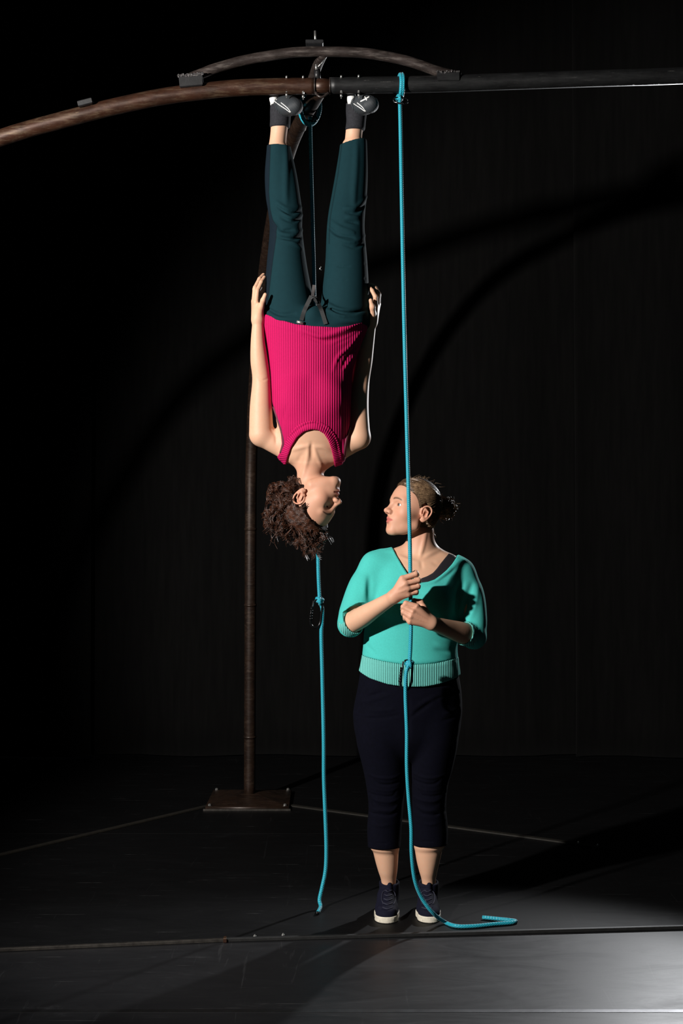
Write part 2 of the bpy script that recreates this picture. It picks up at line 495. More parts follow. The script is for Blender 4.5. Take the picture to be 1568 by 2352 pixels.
for x, y in ((585, 2153), (650, 2150), (1328, 1941), (1372, 1947)):
    c = on_floor(x, y); c[2] = 0.0085 if y < 2000 else 0.0005
    MB().lathe([(0.006, 0), (0.006, 0.005), (0.0035, 0.007), (0.003, 0.010)], c, (0, 0, 1), 6).build('bar_nut', M['zinc'], rig, False)

# ------------------------------------------------------------------ ropes
RR = 0.0072
def knot(c, s, mat, parent, seed=0):
    """stopper knot: the rope wound round itself and tucked through"""
    t = np.linspace(0, 2 * math.pi * 2.3, 70)
    r = s * 1.55 * (1 + 0.10 * np.sin(t * 0.9 + seed))
    k = np.stack([r * np.cos(t), r * 0.9 * np.sin(t), (t / t[-1] - 0.5) * s * 2.6], 1)
    k = np.vstack([k, catmull([k[-1], (-.2 * s, -1.9 * s, 0.7 * s), (0.9 * s, -1.7 * s, -0.9 * s), (1.2 * s, 0.2 * s, -1.6 * s)], 6)[1:]])
    a = 0.28 + 0.2 * seed
    R = np.array([[math.cos(a), 0, math.sin(a)], [0, 1, 0], [-math.sin(a), 0, math.cos(a)]])
    return MB().tube(k @ R.T + c, RR * 0.98, 10).build('knot', mat, parent)

YR = 4.872
RHOLD = [(918, 232, 4.955), (919.5, 300, 4.955), (923, 500, 4.945), (928, 750, 4.93), (933, 950, 4.915), (938, 1130, 4.895), (941, 1250, 4.88), (942, 1330, YR), (943, 1400, YR), (943.5, 1440, YR), (942, 1490, YR), (940, 1522, YR)]
rope1 = thing('rope', 'long teal rope from the beam, gripped by the woman in the green sweater', 'rope', P(918, 200, 5.0))
lower1 = [P(938, 1526, YR - 0.012), P(932, 1550, YR - 0.014), P(931, 1600, YR - 0.012), P(934, 1680, YR - 0.010), P(934, 1760, YR - 0.008), P(938, 1830, YR), P(944, 1900, YR), P(945, 1960, YR + 0.01), P(952, 2020, YR + 0.03), P(968, 2062, YR + 0.05), P(993, 2096, 4.935)]
lower1 += [on_floor(1020, 2117, RR * 1.2), on_floor(1048, 2127, RR), on_floor(1090, 2127, RR), on_floor(1140, 2122, RR), on_floor(1176, 2119, RR), on_floor(1184, 2115.5, RR), on_floor(1168, 2113, RR * 1.4), on_floor(1140, 2110, RR * 1.2), on_floor(1108, 2107, RR)]
MB().tube(catmull([P(*a) for a in RHOLD], 10), RR, 12).build('cord', M['rope'], rope1)
MB().tube(catmull(lower1, 10), RR, 12).build('tail', M['rope'], rope1)
loop = []
cb = P(918, 195, 5.0)
for k in range(26):
    th = 2 * math.pi * k / 26
    loop.append(cb + np.array([0.004 * math.cos(th), -(TR + RR) * math.cos(th), (TR + RR) * math.sin(th) * (1.0 if math.sin(th) > 0 else 1.15)]))
MB().tube(loop, RR, 10, True).build('beam_loop', M['rope'], rope1)
MB().tube(np.array(loop) + (0.008, 0, 0.001), RR * 0.95, 10, True).build('beam_loop', M['rope'], rope1)
knot(P(917, 226, 4.955), 0.0050, M['rope'], rope1, 0.4)
knot(P(940, 1524, YR), 0.0070, M['rope'], rope1, 0.2)

YB = 5.235
rope2 = thing('rope', 'teal rope hanging straight down behind the upside-down woman, its end touching the floor', 'rope', P(712, 265, 5.2))
r2 = [P(712, 268, YB), P(713, 330, YB), P(716, 450, YB), P(719, 560, YB), P(722, 700, YB), P(726, 1000, YB), P(729.5, 1245, YB), P(731, 1320, YB), P(733.5, 1374, YB)]
MB().tube(catmull(r2, 10), RR, 12).build('cord', M['rope'], rope2)
r2b = [P(735, 1384, YB), P(740, 1400, YB), P(739, 1430, YB), P(737.5, 1460, YB), P(740, 1560, YB), P(743, 1700, YB), P(743.5, 1790, YB), P(747, 1880, YB), P(749, 1950, YB), P(747, 2000, YB - .01), P(739, 2040, YB - .03), P(733.5, 2066, YB - .05), P(736, 2082, 5.165)]
r2b.append(on_floor(730, 2096, RR * 0.9))
MB().tube(catmull(r2b, 10), RR * 1.03, 12).build('tail', M['rope'], rope2)
MB().tube([r2b[-1], r2b[-1] + (-0.004, -0.012, -0.001)], RR * 0.95, 12).build('rope_whipping', M['black_metal'], rope2)
knot(P(733, 1379, YB), 0.0075, M['rope'], rope2, 0.9)
# sling round the rear leg of the rig
sl_c = C0 + bdir * 0.24
u_ = np.cross(bdir, (0, 0, 1.0))
sl = [sl_c + u_ * (TR + RR + 0.002) * math.cos(t) + np.array([0, 0, 1.0]) * ((TR + RR + 0.002) * math.sin(t) if math.sin(t) > 0 else 0.072 * math.sin(t)) for t in np.linspace(0, 2 * math.pi, 30, endpoint=False)]
MB().tube(sl, RR * 1.1, 10, True).build('sling', M['rope'], rope2)
MB().tube(np.array(sl) + bdir * 0.016, RR * 1.1, 10, True).build('sling', M['rope'], rope2)

def carabiner(c, ang, size, label, tilt=0.0, yaw=0.3):
    o = thing('carabiner', label, 'carabiner', c, 'black carabiners on the ropes')
    w, h = 0.021 * size, 0.052 * size
    sh = [(-w * .55, h), (0, h * 1.06), (w * .7, h * .93), (w, h * .65), (w, 0), (w * .95, -h * .6), (w * .6, -h * .95), (0, -h * 1.05), (-w * .6, -h * .95), (-w, -h * .6), (-w, h * .55)]
    ca, sa, cy, sy = math.cos(ang), math.sin(ang), math.cos(yaw), math.sin(yaw)
    def T(x, z):
        x2, z2 = x * ca - z * sa, x * sa + z * ca
        return np.array([x2 * cy, x2 * sy, z2]) + c
    pts = catmull([T(x, z) for x, z in sh], 5)
    MB().tube(pts, 0.0046 * size, 10).build('frame', M['black_metal'], o)
    MB().tube([T(-w, -h * .55), T(-w * .75, h * .98)], 0.0034 * size, 10).build('gate', M['gate_metal'], o)
    g = MB()
    for k in range(5):
        a, b = -0.5 + 0.2 * k, -0.34 + 0.2 * k
        g.tube([T(-w, a * h), T(-w * 0.97, b * h)], 0.0066 * size, 8)
    g.tube([T(-w, -h * .52), T(-w * 0.93, h * .55)], 0.0058 * size, 10)
    g.build('screw_sleeve', M['black_metal'], o)
    return o
carabiner(P(726, 1410, YB - 0.01), -0.10, 0.98, 'black carabiner in the knot of the rope below the upside-down head', 0, 0.2)
carabiner(P(933, 1551, YR - 0.004), -0.08, 0.98, 'black carabiner in the rope knot at the green sweater hem', 0, 0.2)
carabiner(P(711, 271, YB - 0.005), 1.45, 0.52, 'small black carabiner under the sling between the two feet', 0, 0.1)
carabiner(P(920, 231, 4.945), 1.5, 0.50, 'small black carabiner under the beam at the top of the held rope', 0, 0.1)

# ------------------------------------------------------------------ implicit surfaces: shapes blended into one skin
def smin(a, b, k):
    if k <= 0: return np.minimum(a, b)
    h = np.clip(0.5 + 0.5 * (b - a) / k, 0, 1)
    return b + (a - b) * h - k * h * (1 - h)
def smax(a, b, k):
    return -smin(-a, -b, k)
def s_sphere(p, c, r):
    q = p - np.asarray(c, p.dtype)
    return np.sqrt(np.einsum('ij,ij->i', q, q)) - r
def s_ell(p, c, r, R=None):
    q = p - np.asarray(c, p.dtype)
    if R is not None: q = q @ np.asarray(R, p.dtype)
    r = np.asarray(r, p.dtype)
    q = q / r; k0 = np.sqrt(np.einsum('ij,ij->i', q, q)); q = q / r; k1 = np.sqrt(np.einsum('ij,ij->i', q, q)) + 1e-9
    return k0 * (k0 - 1) / k1
def s_cap(p, a, b, r1, r2):
    a = np.asarray(a, p.dtype); b = np.asarray(b, p.dtype)
    ab = b - a; q = p - a
    t = np.clip(q @ ab / (ab @ ab + 1e-12), 0, 1)
    q = q - t[:, None] * ab
    return np.sqrt(np.einsum('ij,ij->i', q, q)) - (r1 + (r2 - r1) * t)
def smoothstep(x, a, b):
    t = np.clip((x - a) / (b - a), 0, 1); return t * t * (3 - 2 * t)

class Field:
    """ordered list of implicit shapes with smooth union, cut, keep and relief"""
    def __init__(self): self.it = []
    def _add(self, op, fn, c, r, k): self.it.append((op, fn, np.asarray(c, float), float(r), k)); return self
    def sphere(self, c, r, k=0.02, op='u'): return self._add(op, lambda p: s_sphere(p, c, r), c, r, k)
    def ell(self, c, r, R=None, k=0.02, op='u'): return self._add(op, lambda p: s_ell(p, c, r, R), c, max(r), k)
    def cap(self, a, b, r1, r2, k=0.02, op='u'):
        a = np.asarray(a, float); b = np.asarray(b, float)
        return self._add(op, lambda p: s_cap(p, a, b, r1, r2), (a + b) / 2, np.linalg.norm(b - a) / 2 + max(r1, r2), k)
    def chain(self, pts, rs, k=0.01, op='u'):
        for i in range(len(pts) - 1): self.cap(pts[i], pts[i + 1], rs[i], rs[i + 1], k, op)
        return self
    def flatcap(self, a, b, r1, r2, n, sq, k=0.02, op='u'):
        """tapered limb flattened by factor sq along direction n"""
        a = np.asarray(a, float); b = np.asarray(b, float); n = np.asarray(n, float); n = n / np.linalg.norm(n)
        def fn(p):
            q = p - ((p - a) @ n)[:, None] * n * (1 - 1 / sq)
            b2 = b - ((b - a) @ n) * n * (1 - 1 / sq)
            return s_cap(q, a, b2, r1, r2) * min(1, sq)
        return self._add(op, fn, (a + b) / 2, np.linalg.norm(b - a) / 2 + max(r1, r2) * max(1, sq), k)
    def loft(self, st, k=0.03, op='u', off=0.0):
        """upright loft; stations (py, left px, right px, depth Y, half depth)"""
        Z = []; 
        for py, xl, xr, Y, b in st:
            s = Y / FPX
            Z.append((CAMH - (py - 1176) * s, ((xl + xr) / 2 - 784) * s, Y, (xr - xl) / 2 * s, b))
        Z = np.array(sorted(Z)); D = catmull(Z, 10)
        zz = D[:, 0]
        o_ = np.argsort(zz); zz = zz[o_]; D = D[o_]
        z0, z1 = Z[0, 0], Z[-1, 0]
        def fn(p):
            z = p[:, 2]
            cx = np.interp(z, zz, D[:, 1]); cy = np.interp(z, zz, D[:, 2])
            a = np.interp(z, zz, D[:, 3]) + off; b = np.interp(z, zz, D[:, 4]) + off
            dx = p[:, 0] - cx; dy = p[:, 1] - cy
            k0 = np.sqrt((dx / a) ** 2 + (dy / b) ** 2); k1 = np.sqrt((dx / a ** 2) ** 2 + (dy / b ** 2) ** 2) + 1e-6
            d = k0 * (k0 - 1) / k1
            d = np.where(k0 < 1e-3, -np.minimum(a, b), d)
            return smax(d, np.maximum(z - z1 - off, z0 - off - z), 0.012)
        c = np.array([Z[:, 1].mean(), Z[:, 2].mean(), (z0 + z1) / 2])
        r = np.linalg.norm([(z1 - z0) / 2 + 0.03, np.abs(Z[:, 1] - c[0]).max() + Z[:, 3].max(), np.abs(Z[:, 2] - c[1]).max() + Z[:, 4].max()])
        return self._add(op, fn, c, r, k)
    def fn(self, fn, c, r, k=0.0, op='u'): return self._add(op, fn, c, r, k)
    def ridge(self, pts, amp, width):
        """relief along a polyline: raised (amp > 0) or pressed in (amp < 0), fading at both ends"""
        pts = catmull(np.asarray(pts, float), 4)
        n = len(pts) - 1
        env = np.sin(np.pi * np.clip(np.linspace(0.06, 0.94, n + 1), 0, 1)) ** 0.7
        lo_ = pts.min(0) - 2.4 * width; hi_ = pts.max(0) + 2.4 * width
        def f(p0):
            out = np.zeros(len(p0), p0.dtype)
            ii = np.nonzero(((p0 > lo_) & (p0 < hi_)).all(1))[0]
            if len(ii) == 0: return out
            p = p0[ii]
            best = np.full(len(p), 1e9, p.dtype); am = np.zeros(len(p), p.dtype)
            for i in range(n):
                a, b = pts[i].astype(p.dtype), pts[i + 1].astype(p.dtype)
                ab = b - a; q = p - a
                t = np.clip(q @ ab / (ab @ ab + 1e-12), 0, 1)
                q = q - t[:, None] * ab
                d2 = np.einsum('ij,ij->i', q, q)
                m = d2 < best
                best = np.where(m, d2, best); am = np.where(m, env[i] + (env[i + 1] - env[i]) * t, am)
            out[ii] = amp * am * np.exp(-best / (width * width))
            return out
        c = (pts.min(0) + pts.max(0)) / 2
        return self._add('r', f, c, np.linalg.norm(pts.max(0) - pts.min(0)) / 2 + 2.2 * width, 0)
    def offset(self, v): return self._add('o', lambda p: np.full(len(p), v, p.dtype), (0, 0, 0), 99, 0)
    def group(self, other, k=0.02, op='u'):
        cs = np.array([i[2] for i in other.it if i[3] < 50]); rs = np.array([i[3] for i in other.it if i[3] < 50])
        lo = (cs - rs[:, None]).min(0); hi = (cs + rs[:, None]).max(0)
        return self._add(op, lambda p: other(p), (lo + hi) / 2, np.linalg.norm(hi - lo) / 2, k)
    def __call__(self, p, c=None, R=0.0):
        d = np.full(len(p), 1.0, p.dtype)
        for op, fn, ic, ir, k in self.it:
            if c is not None and ir < 50:
                gap = np.sqrt(((ic - c) ** 2).sum()) - ir - R
                if gap > 0.045 and op in 'uc': continue
                if gap > 0.0 and op == 'r': continue
            if op == 'u': d = smin(d, fn(p), k)
            elif op in 'ci':
                i = np.nonzero(d < 0.03)[0]      # a cut only matters near or inside the shape
                if len(i) == 0: continue
                v = fn(p[i])
                d[i] = smax(d[i], -v if op == 'c' else v, k)
            else: d = d - fn(p)
        return d
    def bounds(self):
        b = [(c - r, c + r) for op, f, c, r, k in self.it if op == 'u']
        return np.min([x[0] for x in b], 0), np.max([x[1] for x in b], 0)
    def trace(self, pts):
        """points of this surface first seen through each of these pixels (nan where none)"""
        pts = np.asarray(pts, float)
        d = np.stack([(pts[:, 0] - 784.0) / FPX, np.ones(len(pts)), -(pts[:, 1] - 1176.0) / FPX], 1)
        t = np.full(len(pts), 4.55); o = np.array([0, 0, CAMH])
        live = np.ones(len(pts), bool)
        for _ in range(110):
            i = np.nonzero(live)[0]
            if len(i) == 0: break
            v = self(o + d[i] * t[i, None])
            done = (v < 0.0006) | (t[i] > 5.7)
            t[i] = np.where(done, t[i], t[i] + np.maximum(0.0006, v * 0.75))
            live[i[done]] = False
        r = o + d * t[:, None]
        r[t > 5.7] = np.nan
        return r
    def hit(self, px, py):
        return self.trace([(px, py)])[0]
    def hits(self, pts):
        r = self.trace(pts); r = [q for q in r if not np.isnan(q[0])]
        return r if len(r) > 1 else None
    def creases(self, lines):
        al = np.array([q for l in lines for q in l[0]], float)
        r = self.trace(al); k = 0
        for pts, am, wd in lines:
            h = r[k:k + len(pts)]; k += len(pts)
            h = h[~np.isnan(h[:, 0])]
            if len(h) > 1: self.ridge(h, am, wd)
        return self
    def limb(self, pts, rs, k=0.012, n=6):
        """one smooth tapered limb through the joints"""
        D = catmull(np.hstack([np.asarray(pts, float), np.asarray(rs, float)[:, None]]), n)
        A = D[:-1].astype(np.float32); B_ = D[1:].astype(np.float32)
        lo = (D[:, :3] - D[:, 3:]).min(0); hi = (D[:, :3] + D[:, 3:]).max(0)
        l2, h2 = lo - 0.05, hi + 0.05
        def fn(p):
            best = np.full(len(p), 1.0, p.dtype)
            if len(p) > 200:
                i = np.nonzero(((p > l2) & (p < h2)).all(1))[0]
                if len(i) == 0: return best
                q = p[i]
            else: i = slice(None); q = p
            m = np.full(len(q), 1.0, p.dtype); rr = np.zeros(len(q), p.dtype)
            for a, b in zip(A, B_):
                ab = (b - a)[:3].astype(p.dtype); w_ = q - a[:3].astype(p.dtype)
                t = np.clip(w_ @ ab / (ab @ ab + 1e-12), 0, 1)
                w_ = w_ - t[:, None] * ab
                dd = np.sqrt(np.einsum('ij,ij->i', w_, w_))
                c_ = dd < m
                m = np.where(c_, dd, m); rr = np.where(c_, a[3] + (b[3] - a[3]) * t, rr)
            best[i] = m - rr
            return best
        return self._add('u', fn, (lo + hi) / 2, np.linalg.norm(hi - lo) / 2, k)

def project(F, p, off=0.0, it=4):
    """slide points onto the surface of a field, then lift them by off"""
    p = np.asarray(p, float).copy(); e = 0.001
    off = np.broadcast_to(np.asarray(off, float), (len(p),))
    for _ in range(it):
        d = F(p)
        g = np.stack([F(p + np.eye(3)[k] * e) - F(p - np.eye(3)[k] * e) for k in range(3)], 1)
        n = g / (np.linalg.norm(g, axis=1, keepdims=True) + 1e-9)
        p -= np.clip(d - off, -0.02, 0.02)[:, None] * n
    return p, n
BL = 6
def mesh_field(F, h, lo=None, hi=None):
    """naive surface nets on a sparse set of blocks"""
    l, u = F.bounds()
    lo = l if lo is None else np.maximum(l, lo); hi = u if hi is None else np.minimum(u, hi)
    lo = lo - 3 * h; B = BL * h
    nb = np.ceil((hi - lo + 3 * h) / B).astype(int)
    SUP = 4
    off = np.stack(np.meshgrid(*[np.arange(BL + 1)] * 3, indexing='ij'), -1).reshape(-1, 3)
    keys_all = []; pos_all = []
    edges = []
    cor = np.array([[i, j, k] for i in (0, 1) for j in (0, 1) for k in (0, 1)])
    cflat = (cor[:, 0] * (BL + 1) + cor[:, 1]) * (BL + 1) + cor[:, 2]
    ci = np.stack(np.meshgrid(*[np.arange(BL)] * 3, indexing='ij'), -1).reshape(-1, 3)
    cbase = (ci[:, 0] * (BL + 1) + ci[:, 1]) * (BL + 1) + ci[:, 2]
    E = [(a, b) for a in range(8) for b in range(a + 1, 8) if np.abs(cor[a] - cor[b]).sum() == 1]
    ns_ = [np.arange(0, n_, SUP) for n_ in nb]
    sup = np.stack(np.meshgrid(*ns_, indexing='ij'), -1).reshape(-1, 3)
    sd = F((lo + (sup + SUP / 2) * B).astype(np.float32))
    sup = sup[np.abs(sd) < SUP * B * 1.05 + 0.006]
    for si, sj, sk in sup.tolist():
        if True:
            if True:
                g = np.stack(np.meshgrid(np.arange(si, min(si + SUP, nb[0])), np.arange(sj, min(sj + SUP, nb[1])), np.arange(sk, min(sk + SUP, nb[2])), indexing='ij'), -1).reshape(-1, 3)
                cen = (lo + (g + 0.5) * B).astype(np.float32)
                cc = cen.mean(0).astype(float); R = SUP * B * 0.87
                dc = F(cen, cc, R)
                keep = np.abs(dc) < B * 1.0 + 0.003
                if not keep.any(): continue
                g = g[keep]
                gi = g[:, None, :] * BL + off[None]
                p = (lo + gi.reshape(-1, 3) * h).astype(np.float32)
                d = F(p, cc, R).reshape(len(g), -1)
                sgn = d < 0
                c8 = d[:, cbase[:, None] + cflat[None]]
                s8 = c8 < 0
                ns = s8.sum(2)
                act = (ns > 0) & (ns < 8)
                bi, cj = np.nonzero(act)
                if len(bi) == 0: continue
                v8 = c8[bi, cj]
                cell = g[bi] * BL + ci[cj]
                acc = np.zeros((len(bi), 3)); cnt = np.zeros(len(bi))
                for a, b in E:
                    x, y = v8[:, a], v8[:, b]
                    m = (x < 0) != (y < 0)
                    t = np.where(m, x / (x - y + 1e-20), 0)
                    q = cor[a] + t[:, None] * (cor[b] - cor[a])
                    acc += np.where(m[:, None], q, 0); cnt += m
                keys_all.append(cell); pos_all.append(lo + (cell + acc / cnt[:, None]) * h)
                s0 = v8[:, 0] < 0
                for ax, ci_ in ((0, 4), (1, 2), (2, 1)):
                    m = s0 != (v8[:, ci_] < 0)
                    if m.any(): edges.append((ax, cell[m], s0[m]))
    cell = np.vstack(keys_all); pos = np.vstack(pos_all)
    N = (nb * BL + 2).astype(np.int64)
    key = lambda c: (c[:, 0].astype(np.int64) * N[1] + c[:, 1]) * N[2] + c[:, 2]
    k = key(cell); o_ = np.argsort(k); ks = k[o_]; pos = pos[o_]
    quads = []
    for ax, c, s in edges:
        u_, w_ = [(1, 2), (2, 0), (0, 1)][ax]
        eu = np.zeros(3, int); eu[u_] = 1; ew = np.zeros(3, int); ew[w_] = 1
        cs = [c, c - eu, c - eu - ew, c - ew]
        ids = []; ok = np.ones(len(c), bool)
        for q in cs:
            kk = key(q); i = np.searchsorted(ks, kk); i = np.clip(i, 0, len(ks) - 1)
            ok &= ks[i] == kk; ids.append(i)
        f = np.stack(ids, 1)
        f = np.where(s[:, None], f, f[:, ::-1])[ok]
        quads.append(f)
    f = np.vstack(quads)
    # one light relaxation
    nv = len(pos)
    acc = np.zeros((nv, 3)); cnt = np.zeros(nv)
    for a in range(4):
        b = (a + 1) % 4
        for x in range(3): acc[:, x] += np.bincount(f[:, a], pos[f[:, b], x], nv) + np.bincount(f[:, b], pos[f[:, a], x], nv)
        cnt += np.bincount(f[:, a], minlength=nv) + np.bincount(f[:, b], minlength=nv)
    m = cnt > 0
    pos[m] = pos[m] * 0.5 + 0.5 * acc[m] / cnt[m][:, None]
    return pos, f

def thin_out(pos, f, mask, size):
    """merge vertices of hidden (clothed) areas into a coarser net"""
    q = np.floor(pos / size).astype(np.int64)
    k = (q[:, 0] * 100003 + q[:, 1]) * 100003 + q[:, 2]
    k = np.where(mask, k, -np.arange(1, len(k) + 1) * 1000000000000007)
    uq, inv = np.unique(k, return_inverse=True)
    n = len(uq)
    cnt = np.bincount(inv, minlength=n)
    p = np.stack([np.bincount(inv, pos[:, x], n) / cnt for x in range(3)], 1)
    g = inv[f]
    tri = np.vstack([g[:, [0, 1, 2]], g[:, [0, 2, 3]]])
    ok = (tri[:, 0] != tri[:, 1]) & (tri[:, 1] != tri[:, 2]) & (tri[:, 0] != tri[:, 2])
    tri = tri[ok]
    full = (g[:, 0] != g[:, 1]) & (g[:, 1] != g[:, 2]) & (g[:, 2] != g[:, 3]) & (g[:, 3] != g[:, 0]) & (g[:, 0] != g[:, 2]) & (g[:, 1] != g[:, 3])
    return p, tri, inv

def poly2d(pts):
    """signed distance to a polygon in the (x, z) plane, negative inside"""
    pts = np.asarray(pts, float)
    def fn(p):
        x = p[:, 0].astype(float); z = p[:, 2].astype(float)
        d = np.full(len(x), 1e9); ins = np.zeros(len(x), bool)
        for i in range(len(pts)):
            a = pts[i]; b = pts[(i + 1) % len(pts)]
            ex, ez = b - a
            wx, wz = x - a[0], z - a[1]
            t = np.clip((wx * ex + wz * ez) / (ex * ex + ez * ez + 1e-12), 0, 1)
            d = np.minimum(d, (wx - ex * t) ** 2 + (wz - ez * t) ** 2)
            c = ((a[1] > z) != (b[1] > z)) & (x < (b[0] - a[0]) * (z - a[1]) / (b[1] - a[1] + 1e-15) + a[0])
            ins ^= c
        d = np.sqrt(d)
        return np.where(ins, -d, d).astype(p.dtype)
    return fn
def poly_px(pts, Y):
    q = [P(x, y, Y) for x, y in pts]
    return poly2d([(a[0], a[2]) for a in q])
def half(c, n):
    c = np.asarray(c, float); n = np.asarray(n, float); n = n / np.linalg.norm(n)
    return lambda p: ((p - c) @ n).astype(p.dtype)

# ------------------------------------------------------------------ a head in its own frame: x across, y forward, z up, origin between the ears
EYE = np.array([0.0315, 0.0665, 0.0175])
def head_skin(p, lid=0.0056, jaw=1.0):
    q = p.copy(); q[:, 0] = np.abs(q[:, 0])
    d = s_ell(p, (0, -0.004, 0.046), (0.0730, 0.0925, 0.0835))
    d = smin(d, s_ell(p, (0, 0.030, 0.010), (0.0600, 0.0600, 0.0750)), 0.030)
    d = smin(d, s_ell(p, (0, 0.036, -0.036), (0.0470, 0.0480, 0.0460)), 0.025)
    d = smin(d, s_cap(q, (0.0450, 0.008, -0.046), (0.0130, 0.070, -0.076), 0.0155, 0.0135), 0.026)
    d = smin(d, s_ell(p, (0, 0.0765, -0.0755), (0.0165, 0.0155, 0.0150)), 0.018)
    d = smin(d, s_ell(q, (0.0415, 0.0530, -0.0080), (0.0190, 0.0220, 0.0190)), 0.028)
    d = smin(d, s_ell(p, (0, 0.0700, -0.0390), (0.0270, 0.0250, 0.0270)), 0.020)
    d = smin(d, s_cap(q, (0.008, 0.0840, 0.0360), (0.0420, 0.0690, 0.0370), 0.0085, 0.0075), 0.016)
    d = smax(d, -s_ell(q, (0.0325, 0.0985, 0.0160), (0.0190, 0.0170, 0.0115)), 0.014)
    # nose
    d = smin(d, s_cap(p, (0, 0.0840, 0.0300), (0, 0.1060, -0.0065), 0.0062, 0.0080), 0.012)
    d = smin(d, s_ell(p, (0, 0.1095, -0.0095), (0.0092, 0.0095, 0.0085)), 0.008)
    d = smin(d, s_ell(q, (0.0115, 0.0990, -0.0130), (0.0066, 0.0100, 0.0080)), 0.006)
    d = smax(d, -s_ell(q, (0.0058, 0.1035, -0.0200), (0.0030, 0.0050, 0.0040)), 0.003)
    # mouth
    d = smin(d, s_cap(q, (0.0, 0.0970, -0.0345), (0.0205, 0.0840, -0.0395), 0.0058, 0.0026), 0.006)
    d = smin(d, s_cap(q, (0.0, 0.0945, -0.0480), (0.0185, 0.0840, -0.0420), 0.0070, 0.0028), 0.006)
    d = d + 0.0030 * np.exp(-((p[:, 2] + 0.0412) / 0.0021) ** 2) * (1 - smoothstep(q[:, 0], 0.016, 0.0245)) * (p[:, 1] > 0.06)
    d = smax(d, -s_ell(p, (0, 0.1030, -0.0610), (0.0180, 0.0100, 0.0065)), 0.010)
    # lids
    up = lid * np.clip(1 - ((q[:, 0] - EYE[0]) / 0.0142) ** 2, 0, 1)
    lo = -0.0040 * np.clip(1 - ((q[:, 0] - EYE[0]) / 0.0142) ** 2, 0, 1)
    oz = q[:, 2] - EYE[2]
    opening = np.maximum(oz - up, lo - oz)
    if lid <= -0.003: opening = np.abs(oz + 0.0035) - 0.0006
    ball = s_sphere(q, EYE, 0.0143)
    d = smin(d, ball, 0.005)
    d = smax(d, -np.maximum(opening, s_sphere(q, EYE, 0.0165)), 0.0012)
    # crease above the lid
    d = d + 0.0012 * np.exp(-((oz - up - 0.0055) / 0.0016) ** 2) * np.exp(-((q[:, 0] - EYE[0]) / 0.014) ** 2) * (p[:, 1] > 0.05)
    # ears
    ear = s_ell(q, (0.0740, -0.0115, 0.0040), (0.0055, 0.0150, 0.0240), EAR_R)
    H = [(0.0700, 0.0040, -0.0010), (0.0740, 0.0060, 0.0140), (0.0775, 0.0000, 0.0265), (0.0815, -0.0120, 0.0315), (0.0850, -0.0240, 0.0270), (0.0860, -0.0290, 0.0130), (0.0820, -0.0250, -0.0030), (0.0755, -0.0160, -0.0170), (0.0705, -0.0070, -0.0235), (0.0680, 0.0005, -0.0200)]
    hr = [0.0028, 0.0030, 0.0032, 0.0034, 0.0034, 0.0034, 0.0036, 0.0044, 0.0056, 0.0040]
    Hs = catmull(np.hstack([np.array(H), np.array(hr)[:, None]]), 3); H = Hs[:, :3]; hr = Hs[:, 3]
    he = None
    for i in range(len(H) - 1):
        c = s_cap(q, H[i], H[i + 1], hr[i], hr[i + 1]); he = c if he is None else np.minimum(he, c)
    ear = smax(ear, -s_ell(q, (0.0815, -0.0075, -0.0010), (0.0060, 0.0078, 0.0115)), 0.003)
    ear = smin(ear, he, 0.003)
    for a, b in (((0.0800, -0.0080, 0.0190), (0.0835, -0.0165, 0.0110)), ((0.0835, -0.0165, 0.0110), (0.0815, -0.0150, -0.0060)), ((0.0805, -0.0150, -0.0060), (0.0760, -0.0080, -0.0135))):
        ear = smin(ear, s_cap(q, a, b, 0.0028, 0.0028), 0.003)
    ear = smin(ear, s_ell(q, (0.0735, 0.0040, -0.0045), (0.0035, 0.0040, 0.0050)), 0.003)
    ear = smin(ear, s_ell(q, (0.0700, -0.0090, -0.0100), (0.0070, 0.0110, 0.0130)), 0.004)
    d = smin(d, ear, 0.006)
    return d
_a = math.radians(24)
EAR_R = np.array([[math.cos(_a), math.sin(_a), 0], [-math.sin(_a), math.cos(_a), 0], [0, 0, 1]])

class Head:
    def __init__(self, origin, f, u, scale):
        f = np.asarray(f, float); f /= np.linalg.norm(f)
        u = np.asarray(u, float); u = u - f * (u @ f); u /= np.linalg.norm(u)
        self.M = np.stack([np.cross(f, u), f, u])      # rows: across, forward, up
        self.o = np.asarray(origin, float); self.s = scale
    def loc(self, p): return ((p - self.o.astype(p.dtype)) @ self.M.T.astype(p.dtype) / self.s).astype(p.dtype)
    def wld(self, q): return np.asarray(q, float) * self.s @ self.M + self.o
    def field(self, **kw): return lambda p: head_skin(self.loc(p), **kw) * self.s

HAIRLINE_Y = [-0.12, -0.085, -0.06, -0.035, -0.022, -0.004, 0.006, 0.014, 0.030, 0.050, 0.068, 0.085, 0.11]
HAIRLINE_Z = [-0.070, -0.062, -0.050, -0.020, 0.020, 0.036, 0.030, 0.012, 0.046, 0.066, 0.084, 0.094, 0.105]
def hair_edge(q):
    """height above the hairline in head coordinates"""
    return q[:, 2] - np.interp(q[:, 1], HAIRLINE_Y, HAIRLINE_Z)
def hair_cap(head, thick):
    def fn(p):
        q = head.loc(p)
        d = s_ell(q, (0, -0.004, 0.046), (0.0730, 0.0925, 0.0835))
        d = smin(d, s_ell(q, (0, 0.030, 0.010), (0.0600, 0.0600, 0.0750)), 0.030)
        d = smin(d, s_ell(q, (0, -0.030, -0.010), (0.052, 0.050, 0.050)), 0.03)
        e = hair_edge(q)
        deep = 0.03 * smoothstep(q[:, 1], 0.03, 0.055) * (1 - smoothstep(q[:, 2], 0.050, 0.072))
        return (d - (thick + 0.006) * smoothstep(e, -0.004, 0.016) + 0.006 + deep) * head.s
    return fn

